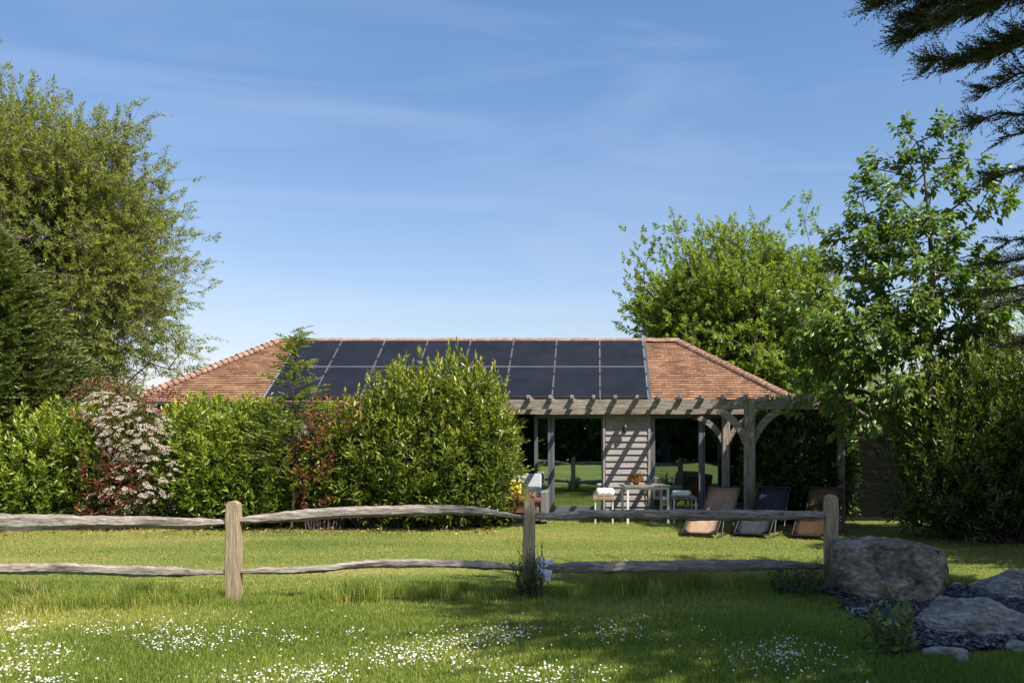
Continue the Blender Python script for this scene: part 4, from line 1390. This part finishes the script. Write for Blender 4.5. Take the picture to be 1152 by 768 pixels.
# ------------------------------------------------------------------ trees
# conifer, far left
def conifer(name, label, base, H, R, n_, mat, zb=.2, ll=.1, lw=.03, L=.4, nleaf=16, lean=0, cone=1.0, trunk_r=.16, seed=3):
    o = thing(name, label, 'tree', base)
    bx, by = base[0], base[1]
    tz = np.linspace(0, H * .97, 12)
    tp = np.stack([bx + lean * (tz / H) + .03 * np.sin(tz * 2), np.full(12, by), tz], 1)
    A, B = tp[:-1], tp[1:]
    rr_ = trunk_r * (1 - tz / H * .96)
    z = zb + (H - zb) * RNG.uniform(0, 1, n_) ** (1.15)
    f = (z - zb) / (H - zb)
    prof = np.clip((1 - f) ** cone, .02, 1) * np.clip(.75 + f * 2, 0, 1)
    az = RNG.uniform(0, 6.28, n_)
    lum = 1 + .16 * lump(np.stack([np.cos(az) * 2, np.sin(az) * 2, z], 1), 1.3, seed)
    rlen = R * prof * lum
    rt = np.stack([bx + lean * f, np.full(n_, by), z - rlen * .1], 1)
    dv = np.stack([np.cos(az), np.sin(az), np.full(n_, .22)], 1)
    tip = rt + dv * rlen[:, None]
    V, Fc = tubes(np.concatenate([A, rt]), np.concatenate([B, tip]), np.concatenate([rr_[:-1], np.full(n_, .010)]), np.concatenate([rr_[1:], np.full(n_, .003)]), 5)
    link_mesh('trunk', np_mesh('trunk', V, Fc), M_BARKD, o)
    pr = []
    for fr in (1.0, .86, .7, .5):
        Pb = rt + dv * (rlen * fr)[:, None] + RNG.normal(0, .07, rt.shape)
        az2 = az + RNG.normal(0, .5, n_)
        D = nrm(np.stack([np.cos(az2), np.sin(az2), RNG.uniform(.05, .7, n_)], 1))
        Lq = L * (.45 + .55 * min(1, 1))
        pr.append(shoots(Pb - D * .1, D, nleaf, Lq, ll, lw, spread=(.8, .3), droop=.35, flat=.5, rnd=.55, tipt=.35, base=-.05))
    V, Fc, T = merge(pr)
    link_mesh('crown', np_mesh('crown', V, Fc, T), mat, o)
    return o


conifer('conifer', 'dark dense conifer at the left edge below the willow', (-12.6, 18.3, 0), 5.9, 2.9, 2300, M_CONIF, cone=.75, ll=.13, lw=.042)
conifer('conifer_sapling', 'thin bright conifer sapling poking above the roof edge left of the broad laurel', (-5.55, 16.2, 0), 3.65, 1.0, 105, M_SAPL, zb=.7, cone=1.0, ll=.085, lw=.022,
        L=.34, nleaf=24, trunk_r=.03, lean=.1)

# willow
Yw_ = 25.0
wb = (-15.5, Yw_, 0)
tree('willow_tree', 'large airy olive green tree rising over the left side', 'tree', wb,
     [(-15.5, Yw_, 0), (-15.4, Yw_, 1.2), (-15.3, Yw_, 2.4), (-15.1, Yw_, 3.6), (-15.2, Yw_, 5), (-15.0, Yw_, 6.5), (-15.3, Yw_, 8)],
     [(-15.4, Yw_, 6.6, 3.3, 3, 4.6), (-16.7, Yw_, 8.0, 2.6, 2.6, 3.5), (-14.0, Yw_, 6.2, 2.1, 2.3, 2.6), (-14.3, Yw_, 8.3, 1.4, 1.8, 1.9), (-13.6, Yw_ - .5, 4.2, 1.8, 1.8, 1.6), (-17.8, Yw_, 7, 2.4, 2.5, 3.5)],
     800, 13, 24, .5, .14, .042, M_WILLOW, M_BARK, spreadr=.6, thr=-.6, nk=.8, seed=2, droop=.25, ldroop=.15, r_tip=.011,
     extra=[P(200, 400, Yw_), P(208, 392, Yw_), P(190, 415, Yw_), P(205, 300, Yw_), P(200, 265, Yw_), P(120, 145, Yw_), P(145, 145, Yw_), P(60, 120, Yw_), P(2, 95, Yw_)])
# round tree behind the house
Yb_ = 27.5
tree('broadleaf_tree', 'round crowned green tree behind the right end of the tiled roof', 'tree', (4.3, Yb_, 0),
     [(4.6, Yb_, 0), (4.5, Yb_, 1), (4.5, Yb_, 2), (4.3, Yb_, 3), (4.2, Yb_, 4.2)],
     [(4.3, Yb_, 5.0, 2.9, 2.6, 2.9), (5.5, Yb_, 5.3, 1.9, 2.2, 2.7), (3.4, Yb_, 5.6, 1.7, 1.8, 2.2), (2.8, Yb_, 4.5, 1.45, 1.6, 2.2), (6.5, Yb_, 4.4, 1.3, 1.7, 2.4)],
     620, 14, 18, .33, .14, .07, M_BGTREE, M_BARK, spreadr=.5, thr=-.75, nk=.9, seed=5, r_tip=.009, shell=.42,
     extra=[P(722, 330, Yb_), P(720, 345, Yb_), P(735, 275, Yb_), P(762, 262, Yb_), P(725, 355, Yb_), P(725, 300, Yb_), P(905, 250, Yb_)])
# foreground broad-leaved tree on the right
Yc_ = 15.3
cb = G(1052, 602)
tree('cherry_tree', 'open broad leaved tree with drooping leaves standing by the right hedge', 'tree', (5.85, Yc_, 0),
     [(5.95, Yc_, 0), tuple(P(1052, 540, Yc_)), tuple(P(1044, 480, Yc_)), tuple(P(1043, 420, Yc_)), tuple(P(1046, 370, Yc_)), tuple(P(1050, 330, Yc_)), tuple(P(1048, 290, Yc_)), tuple(P(1044, 240, Yc_)), tuple(P(1040, 195, Yc_)), tuple(P(1032, 160, Yc_))],
     [(5.2, Yc_, 3.4, 1.6, 1.4, 1.0, 4.2), (4.25, Yc_ - .2, 3.3, .8, 1.0, .7, 1.3), (5.4, Yc_, 4.5, 1.05, 1.0, 1.0, 3), (6.3, Yc_, 3.6, 1.0, 1.0, .9, 1.8), (4.6, Yc_, 4.1, .6, .6, .6, 1.0), (5.1, Yc_, 2.4, 1.5, 1.2, .6, 2.0), (5.7, Yc_ + .3, 2.6, .9, .8, .7, 1.4)],
     165, 6, 11, .26, .17, .085, M_CHERRY, M_BARK, spreadr=.17, thr=-.2, nk=1.3, seed=8, ldroop=.75, up=.6, r_tip=.008,
     extra=[P(x, y, Yc_ + dy) for x, y, dy in [(1020, 150, 0), (1022, 172, .1), (1052, 152, 0), (1060, 148, -.1), (1040, 180, .1), (1070, 178, 0), (1075, 192, .2), (1062, 205, -.2), (1048, 215, .1), (1030, 205, .3),
                                              (975, 205, 0), (985, 190, .2), (970, 222, .1), (990, 215, -.2), (1010, 195, .2), (1012, 222, 0), (1000, 240, .2), (975, 250, .1), (962, 248, 0),
                                              (1108, 198, 0), (1112, 215, .2), (1128, 228, 0), (1120, 235, -.2), (1098, 240, .1), (1085, 225, .1), (1065, 240, .3), (1050, 250, -.1), (1035, 245, .2), (1020, 260, -.2), (995, 268, .2), (985, 290, 0),
                                              (1100, 285, .1), (1105, 300, .2), (1070, 275, -.3), (1055, 290, .3), (1035, 285, .1), (1015, 300, -.2), (990, 310, .2), (965, 300, 0), (955, 265, .1),
                                              (925, 330, .1), (905, 340, 0), (890, 350, -.1), (940, 300, .2), (935, 275, 0), (920, 385, -.2), (900, 400, 0), (885, 345, .2), (915, 430, 0), (945, 440, -.2), (935, 460, .1), (905, 455, 0),
                                              (1125, 350, 0), (1120, 370, .2), (1115, 330, 0), (930, 400, .1), (960, 420, -.4), (1000, 440, -.4), (985, 400, -.5), (1010, 380, -.6)]])
# leaning limb crossing the dark fence
o = bpy.data.objects['cherry_tree']
mb = MB(); mb.tube([P(1060, 590, Yc_ + .2), P(1040, 555, Yc_ + .2), P(1012, 525, Yc_ + .2), P(990, 500, Yc_ + .2), P(960, 490, Yc_ + .2)], [.035, .03, .022, .015, .008], 7)
mb.build('limb', M_BARK, o, smooth=True)

# far trees closing the gaps beyond the right hedge and left
for i, (x, Y, h, r_, lab) in enumerate([(11.5, 24, 5.2, 2.6, 'green tree beyond the right hedge seen through the cherry branches'),
                                        (8.7, 30, 5.0, 2.6, 'low tree far behind the dark board fence')]):
    tree('broadleaf_tree', lab, 'tree', (x, Y, 0), [(x, Y, 0), (x, Y, 1), (x + .1, Y, 2), (x, Y, h * .55)],
         [(x, Y, h * .55, r_, r_, h * .42)], 110, 8, 14, .5, .15, .06, M_BGTREE, M_BARK, spreadr=.5, thr=-.6, nk=.8, seed=20 + i)

# big cypress on the right whose boughs hang into the picture and shade the foreground


def cypress(name, label, base, trunk, ells, boughs, nfill, seed):
    o = thing(name, label, 'tree', base)
    T = blobs(nfill, ells, .5, .6, -.55, seed)
    A, B, ra, rb, dr = skeleton(trunk, T, r_tip=.013)
    pa, pb, r1, r2 = list(A), list(B), list(ra), list(rb)
    pr = []
    Pb = np.repeat(T, 9, 0) + RNG.normal(0, .35, (len(T) * 9, 3))
    c = np.array(ells[0][:3])
    D = nrm(nrm(Pb - c) + RNG.normal(0, .4, Pb.shape))
    pr.append(shoots(Pb, D, 16, .55, .14, .05, spread=(.9, .35), rnd=.6, flat=.5))
    for (p0, p1, sag, dens, tail) in boughs:
        p0 = np.array(p0); p1 = np.array(p1); n_ = 14
        f = np.linspace(0, 1, n_)
        line = p0 + (p1 - p0) * f[:, None]; line[:, 2] += sag * np.sin(f * np.pi) + RNG.normal(0, .035, n_)
        line[:, 1] += RNG.normal(0, .03, n_)
        rd = .05 * (1 - f) ** .8 + .006
        for i in range(n_ - 1):
            pa.append(line[i]); pb.append(line[i + 1]); r1.append(rd[i]); r2.append(rd[i + 1])
        d = nrm(p1 - p0); hor = nrm(np.cross(d, [0, 0, 1.]))
        m_ = int(dens)
        ft = RNG.uniform(tail, 1, m_)
        ip = np.stack([np.interp(ft, f, line[:, q]) for q in range(3)], 1)
        side = RNG.choice([-1, 1], m_)[:, None] * hor * RNG.uniform(.2, 1, (m_, 1))
        wide = (.42 * (1 - ft) ** .7 + .07)[:, None]
        drop = RNG.normal(0, .13, (m_, 1)) * np.array([0, 0, 1.])
        end = ip + (d * .7 + side * 1.0) * wide + drop * (1.3 - ft)[:, None]
        for i in range(m_):
            pa.append(ip[i]); pb.append(end[i]); r1.append(.006); r2.append(.003)
        D = nrm(end - ip + RNG.normal(0, .02, ip.shape))
        Dm = nrm(d * .8 + side * .6 + RNG.normal(0, .25, ip.shape) + np.array([0, 0, .05]))
        for q in (.3, .6, 1.0):
            base_ = ip + (end - ip) * q
            pr.append(shoots(base_, Dm, 12, .20, .045, .014, spread=(.75, .3), rnd=.8, flat=.2, tipt=.3))
            D3 = nrm(Dm + RNG.normal(0, .4, Dm.shape))
            pr.append(shoots(base_, D3, 10, .14, .04, .013, spread=(.75, .3), rnd=.8, tipt=.3))
    V, Fc = tubes(np.array(pa), np.array(pb), np.array(r1), np.array(r2), 6)
    link_mesh('trunk', np_mesh('trunk', V, Fc), M_BARKD, o)
    V, Fc, T_ = merge(pr)
    link_mesh('crown', np_mesh('crown', V, Fc, T_), M_CYPR, o)
    return o


Yq = 8.0
bo = []
for (x, y, dy, sag, den) in [(985, 2, 0, .25, 150), (1012, 38, .1, .2, 150), (1045, 70, -.1, .18, 130), (1020, 15, .3, .25, 150), (1060, 30, -.3, .2, 120), (1085, 138, .2, .1, 90),
                             (1120, 160, .0, .1, 60), (1110, 98, .1, .1, 90), (1115, 60, -.2, .2, 110), (1095, -12, .2, .2, 130), (1050, -20, -.1, .2, 130), (1108, 203, 0, .08, 60), (1133, 272, .2, .05, 40), (1100, 300, .4, .06, 60), (1112, 330, .1, .05, 50)]:
    e = P(x, y, Yq + dy)
    st = (7.3, Yq - .8 + dy * .5, e.z + .9 + (0.25 if y < 60 else -.5))
    bo.append((st, tuple(e), sag, den * (1.9 if y < 90 else .95), .35))
cypress('cypress_tree', 'old cypress whose dark boughs hang into the top right corner', (7.4, 6.6, 0),
        [(7.4, 6.6, 0), (7.4, 6.6, 1.2), (7.35, 6.6, 2.4), (7.3, 6.7, 3.6), (7.3, 6.8, 4.8), (7.1, 6.6, 6), (7.0, 6.5, 7.2), (6.9, 6.4, 8.5)],
        [(6.25, 5.3, 7.2, 3.0, 2.9, 2.9), (6.8, 4.6, 5.6, 2.4, 2.4, 2.0), (7.5, 5.6, 8.6, 2, 2, 2)], bo, 800, 4)
bo = []
for (x, y, dy, sag, den) in [(1118, 345, 0, .1, 80), (1125, 390, .3, .1, 90), (1135, 310, .2, .1, 80)]:
    e = P(x, y, 12 + dy)
    bo.append(((8.5, 12 + dy, e.z + .3), tuple(e), sag, den * 1.1, .3))
cypress('cypress_tree', 'second cypress just beyond the right edge above the hedge', (9.6, 11.8, 0),
        [(9.6, 11.8, 0), (9.6, 11.8, 1.2), (9.6, 11.8, 2.4), (9.5, 11.8, 3.6), (9.5, 11.8, 5), (9.4, 11.8, 6.5)],
        [(9.9, 10.9, 4.0, 2.4, 2.2, 2.2), (9.1, 11.6, 3.0, 2.1, 1.7, 1.4)], bo, 520, 6)

# trees and hedge behind the viewer, seen only as reflections in the door glass
for i, (x, r_, h_) in enumerate([(-6.5, 5.0, 3.0), (1.5, 4.6, 2.7), (10, 5.2, 3.2)]):
    shrub('boundary_shrub', ['lower', 'middle', 'taller'][i] + ' wide leafy thicket behind the viewer mirrored in the door glass', 'thicket', (x, -21.5, 0),
          [dict(n=1500, c=(x, -22, h_), rad=(r_, 1.8, h_ + .3), p=3.0, seed=80 + i, nleaf=9, L=.8, ll=.5, lw=.26, lumpa=.1),
           dict(n=500, c=(x, -22.5, h_ * .8), rad=(r_, .6, h_), p=5.0, seed=85 + i, nleaf=9, L=.8, ll=.8, lw=.5, lumpa=.05)], M_LAURELD, group='thickets behind the viewer')

# ------------------------------------------------------------------ dark board fence on the right
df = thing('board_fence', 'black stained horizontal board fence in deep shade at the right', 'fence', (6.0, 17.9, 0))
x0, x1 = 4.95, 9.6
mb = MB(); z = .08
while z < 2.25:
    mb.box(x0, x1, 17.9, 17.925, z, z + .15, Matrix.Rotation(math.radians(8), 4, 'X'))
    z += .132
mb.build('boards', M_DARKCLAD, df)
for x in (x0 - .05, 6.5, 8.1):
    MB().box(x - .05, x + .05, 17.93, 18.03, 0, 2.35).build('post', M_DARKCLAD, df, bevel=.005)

# ------------------------------------------------------------------ rocks, slate bed


def rock(label, c, size, seed, mat, strata=0, rotz=0, taper=.1, squash=None, amp=.11, sharp=5.0):
    bm = bmesh.new()
    bmesh.ops.create_cube(bm, size=2)
    bmesh.ops.subdivide_edges(bm, edges=bm.edges[:], cuts=56, use_grid_fill=True)
    rp = random.Random(seed)
    planes = [(Vector((rp.gauss(0, 1), rp.gauss(0, 1), rp.gauss(.2, 1))).normalized(), rp.uniform(1.0, 1.28)) for _ in range(26)]
    off = Vector((seed * 7.3, seed * 3.1, seed * 1.7))
    p_ = sharp
    for v in bm.verts:
        q = v.co.copy()
        k = (abs(q.x) ** p_ + abs(q.y) ** p_ + abs(q.z) ** p_) ** (-1 / p_)
        q *= k
        big = noise.noise(q * .9 + off)
        mid = noise.noise(q * 2.3 + off)
        rid = 1 - abs(noise.noise(q * 3.7 + off)) * 2
        fine = noise.fractal(q * 7 + off, .9, 2.1, 5)
        r = 1 + amp * 1.6 * big + amp * .9 * mid + amp * .5 * rid + .034 * fine
        if strata:
            s = q.z * strata + .6 * noise.noise(q * 1.1 + off)
            r += .055 * (abs((s % 1) - .5) * 2 - .5) * (1 - abs(q.z) * .5)
        # flat planes chopped
        for d_, lim in ((Vector((.8, -.5, .5)), .98), (Vector((-.7, -.6, .3)), .95), (Vector((.1, -.5, .9)), 1.02)):
            dn = d_.normalized(); t_ = q.dot(dn) * r
            if t_ > lim: r *= 1 - .55 * (t_ - lim) / t_
        q *= r
        for dn, lim in planes:
            t_ = q.dot(dn)
            if t_ > lim: q -= dn * (t_ - lim) * .9
        q += q.normalized() * (.022 * noise.fractal(q * 6 + off, .8, 2.1, 5) + .03 * min(0, noise.noise(Vector((q.x * 2, q.y * 2, q.z * 7)) + off) + .12))
        q.x *= 1 - taper * (q.z)
        v.co = Vector((q.x * size[0], q.y * size[1], q.z * size[2]))
    bmesh.ops.rotate(bm, verts=bm.verts[:], matrix=Matrix.Rotation(rotz, 3, 'Z'))
    bmesh.ops.translate(bm, verts=bm.verts[:], vec=Vector(c))
    mb = MB.__new__(MB); mb.bm = bm
    o = mb.build('boulder', mat, None, origin=(c[0], c[1], 0))
    return tag(o, label, 'boulder')



def hull_rock(label, c, pts_, mat, seed, cuts=3, amp=.018, layer=0):
    bm = bmesh.new()
    for p in pts_:
        bm.verts.new(p)
    r_ = bmesh.ops.convex_hull(bm, input=bm.verts[:])
    bmesh.ops.delete(bm, geom=list({g for g in r_['geom_interior'] + r_['geom_unused'] if isinstance(g, bmesh.types.BMVert)}), context='VERTS')
    bmesh.ops.triangulate(bm, faces=bm.faces[:])
    bmesh.ops.bevel(bm, geom=bm.edges[:], offset=.012, segments=1, affect='EDGES')
    bmesh.ops.triangulate(bm, faces=bm.faces[:])
    for _ in range(5):
        es = [e for e in bm.edges if e.calc_length() > .022]
        if not es: break
        bmesh.ops.subdivide_edges(bm, edges=es, cuts=1)
        bmesh.ops.triangulate(bm, faces=[f for f in bm.faces if len(f.verts) > 3])
    bm.normal_update()
    off = Vector((seed * 3.3, seed, seed * 2.1))
    mv = {}
    for v in bm.verts:
        q = v.co
        d = amp * 1.6 * noise.noise(q * 4 + off) + amp * noise.fractal(q * 11 + off, .7, 2.1, 5)
        cr = abs(noise.noise(q * 3.2 + off * 2))
        if cr < .05: d -= .022 * (1 - cr / .05)
        if layer:
            z_ = q.z * layer + .8 * noise.noise(q * 1.7 + off)
            d += .016 * (round(z_ * 2) / 2 - z_) * 2 * (1 - abs(v.normal.z)) * 1.6
        mv[v] = q + v.normal * d
    for v, p in mv.items():
        v.co = Vector((p.x, p.y, p.z * .94)) + Vector((c[0], c[1], 0))
    mb = MB.__new__(MB); mb.bm = bm
    return tag(mb.build('boulder', mat, None, origin=(c[0], c[1], 0)), label, 'boulder')


hull_rock('large block shaped grey brown boulder right of the last fence post', (3.03, 9.30),
          [(-.50, -.28, .60), (-.22, -.36, .655), (.12, -.34, .615), (.50, -.27, .575), (.55, .3, .57), (0, .34, .66), (-.48, .3, .65), (-.54, -.30, .40), (-.5, .3, .3), (.56, -.30, .36), (.30, -.40, .40),
           (-.44, -.26, .12), (-.22, -.37, -.02), (.34, -.38, -.02), (.52, -.2, .05), (.45, .3, -.02), (-.35, .3, -.02)], M_ROCK, 3)
hull_rock('flat layered boulder with a rusty right end at the front of the slate bed', (3.30, 7.72),
          [(-.42, -.2, .13), (-.30, -.05, .27), (-.1, -.1, .30), (.12, -.1, .29), (.30, -.15, .20), (.50, -.12, .13), (.46, .2, .12), (.2, .25, .27), (-.25, .25, .28), (-.46, .15, .1),
           (-.45, -.24, .0), (-.1, -.36, .07), (-.08, -.38, -.02), (.3, -.34, -.02), (.28, -.33, .08), (.55, -.1, 0), (.45, .3, -.02), (-.4, .3, -.02)], M_ROCK2, 8, layer=16)
hull_rock('low grey slab boulder at the right edge behind the slate', (4.58, 9.35),
          [(-.50, -.2, .10), (-.30, -.2, .22), (-.05, -.15, .31), (.35, -.1, .30), (.6, -.15, .2), (.6, .3, .2), (-.1, .3, .30), (-.5, .3, .1), (-.55, -.28, -.02), (.1, -.36, -.02), (.62, -.3, -.02), (.1, -.33, .13), (.6, .35, -.02), (-.5, .35, -.02)], M_ROCK2, 15, layer=14)
for i, (x, y, s, lab) in enumerate([(1062, 738, (.17, .06, .035), 'long pale edging stone below the layered boulder'), (1143, 733, (.12, .07, .045), 'pale edging stone at the right edge'),
                                    (1082, 746, (.045, .04, .035), 'small round white stone in the grass'), (968, 692, (.09, .07, .035), 'pale flat stone at the left end of the slate bed'), (1076, 663, (.08, .05, .04), 'small pale stone between boulder and slab')]):
    g_ = G(x, y)
    o = rock(lab, (g_.x, g_.y, s[2] * .5 + .02), s, 20 + i, M_ROCK2, rotz=i)
    o.name = 'edging_stone'; o['category'] = 'stone'
mb = MB()
pl = [(2.5, 9.6), (2.45, 8.3), (2.62, 7.35), (3.2, 7.0), (4.6, 6.95), (6.2, 7.1), (6.3, 9.9), (4.5, 9.9), (3.4, 9.8)]
mb.bm.faces.new([mb.bm.verts.new((x, y, .02)) for x, y in pl])
tag(mb.build('slate_bed', M_SLATEBED), 'bed of dark soil under the slate chips', 'bed', kind='structure')
n = 16000
X = RNG.uniform(2.45, 5.6, n); Y = RNG.uniform(7.0, 9.85, n)
kk = in_bed(X, Y) ; X = X[kk]; Y = Y[kk]; n = len(X)
Pb = np.stack([X, Y, .03 + RNG.uniform(0, .035, n)], 1)
d = nrm(RNG.normal(0, 1, (n, 3)) * np.array([1, 1, .35])); s1 = nrm(np.cross(d, nrm(RNG.normal(0, .35, (n, 3)) + np.array([0, 0, 1.])))); n1 = np.cross(s1, d)
ln = RNG.uniform(.010, .028, n)[:, None]; wn = ln * RNG.uniform(.3, .8, (n, 1)); hn = ln * .16
V = []
for a_, b_, c_ in [(-1, -1, -1), (1, -1, -1), (1, 1, -1), (-1, 1, -1), (-1, -1, 1), (1, -1, 1), (1, 1, 1), (-1, 1, 1)]:
    V.append(Pb + d * ln * a_ * RNG.uniform(.6, 1.2, (n, 1)) + s1 * wn * b_ * RNG.uniform(.6, 1.2, (n, 1)) + n1 * hn * c_)
V = np.stack(V, 1).reshape(-1, 3)
fq = np.array([(0, 3, 2, 1), (4, 5, 6, 7), (0, 1, 5, 4), (1, 2, 6, 5), (2, 3, 7, 6), (3, 0, 4, 7)])
Fc = ((np.arange(n) * 8)[:, None, None] + fq[None]).reshape(-1, 4)
tag(link_mesh('slate_chips', np_mesh('slate_chips', V, Fc, np.repeat(RNG.uniform(0, 1, n) ** 1.5, 6)), M_SLATE), 'blue grey slate chippings between the boulders', 'gravel', kind='stuff')

# ------------------------------------------------------------------ weeds


def weed(name, label, base, rad, H, nst, nleaf, ll, lw, cat='weed', mat=M_WEED, lean=.15, spread=(1.2, .5)):
    o = thing(name, label, cat, base)
    b = np.array(base, float)
    r0 = b + np.clip(RNG.normal(0, 1, (nst, 3)), -1.3, 1.3) * np.array([rad * .5, rad * .4, 0])
    D = nrm(np.array([0, 0, 1.]) + RNG.normal(0, lean, (nst, 3)))
    Lh = H * RNG.uniform(.45, 1.05, nst)
    V, Fc = tubes(r0, r0 + D * Lh[:, None], np.full(nst, .004), np.full(nst, .0015), 4)
    link_mesh('stems', np_mesh('stems', V, Fc), M_BARK, o)
    pr = []
    for i in range(nst):
        pr.append(shoots(r0[i:i + 1], D[i:i + 1], nleaf, Lh[i], ll, lw, spread=spread, rnd=.8, ldroop=.15))
    V, Fc, T = merge(pr)
    link_mesh('leaves', np_mesh('leaves', V, Fc, T), mat, o)
    return o


weed('young_shrub', 'small leafy plant at the foot of the pergola corner post', (2.98, 16.75, 0), .12, 1.0, 16, 16, .085, .034, 'plant', mat=M_LAUREL, lean=.12)
g_ = G(1003, 738); weed('leafy_weed', 'broad leafy weed growing in front of the large boulder', tuple(g_), .22, .50, 26, 14, .085, .045, 'weed', lean=.22)
g_ = G(595, 690); weed('bramble', 'tangled bramble climbing round the middle fence post', (G(595, 680).x * 1.0, fy(595) - .14, 0), .17, .50, 60, 16, .05, .03, 'weed', mat=M_LAURELD)
weed('tall_weed', 'tall thin weed with dark seed heads beside the middle fence post', (G(603, 680).x + .03, fy(595) - .06, 0), .16, .85, 5, 12, .035, .014, 'weed', lean=.08)
weed('dock_weed', 'clump of weeds left of the right fence post', (2.15, 9.55, 0), .34, .36, 60, 14, .07, .02, 'weed', mat=M_LAURELD)
weed('tall_weed', 'slim leafy weed against the right fence post', (2.47, 9.72, 0), .05, .55, 5, 16, .04, .016, 'weed', lean=.06)
weed('grass_tuft', 'dark tuft of grass at the left edge below the fence', tuple(G(33, 676)), .12, .24, 60, 4, .10, .008, 'grass tuft', mat=M_GRASS, lean=.25, spread=(.3, .1))
# thin dark tube added in place of the rail's cast shadow on the grass
a_ = G(352, 676); b_ = G(502, 678)
mb = MB(); mb.tube([a_ + Vector((0, 0, .04)), a_.lerp(b_, .35) + Vector((0, 0, .05)), a_.lerp(b_, .7) + Vector((0, 0, .05)), b_ + Vector((0, 0, .03))], [.009, .014, .012, .007], 7)
tag(mb.build('rail_shadow_strip', M_BARKD, None, origin=tuple(a_)), 'thin dark strip standing in for the rail shadow on the grass between the left and middle posts', 'shadow strip')
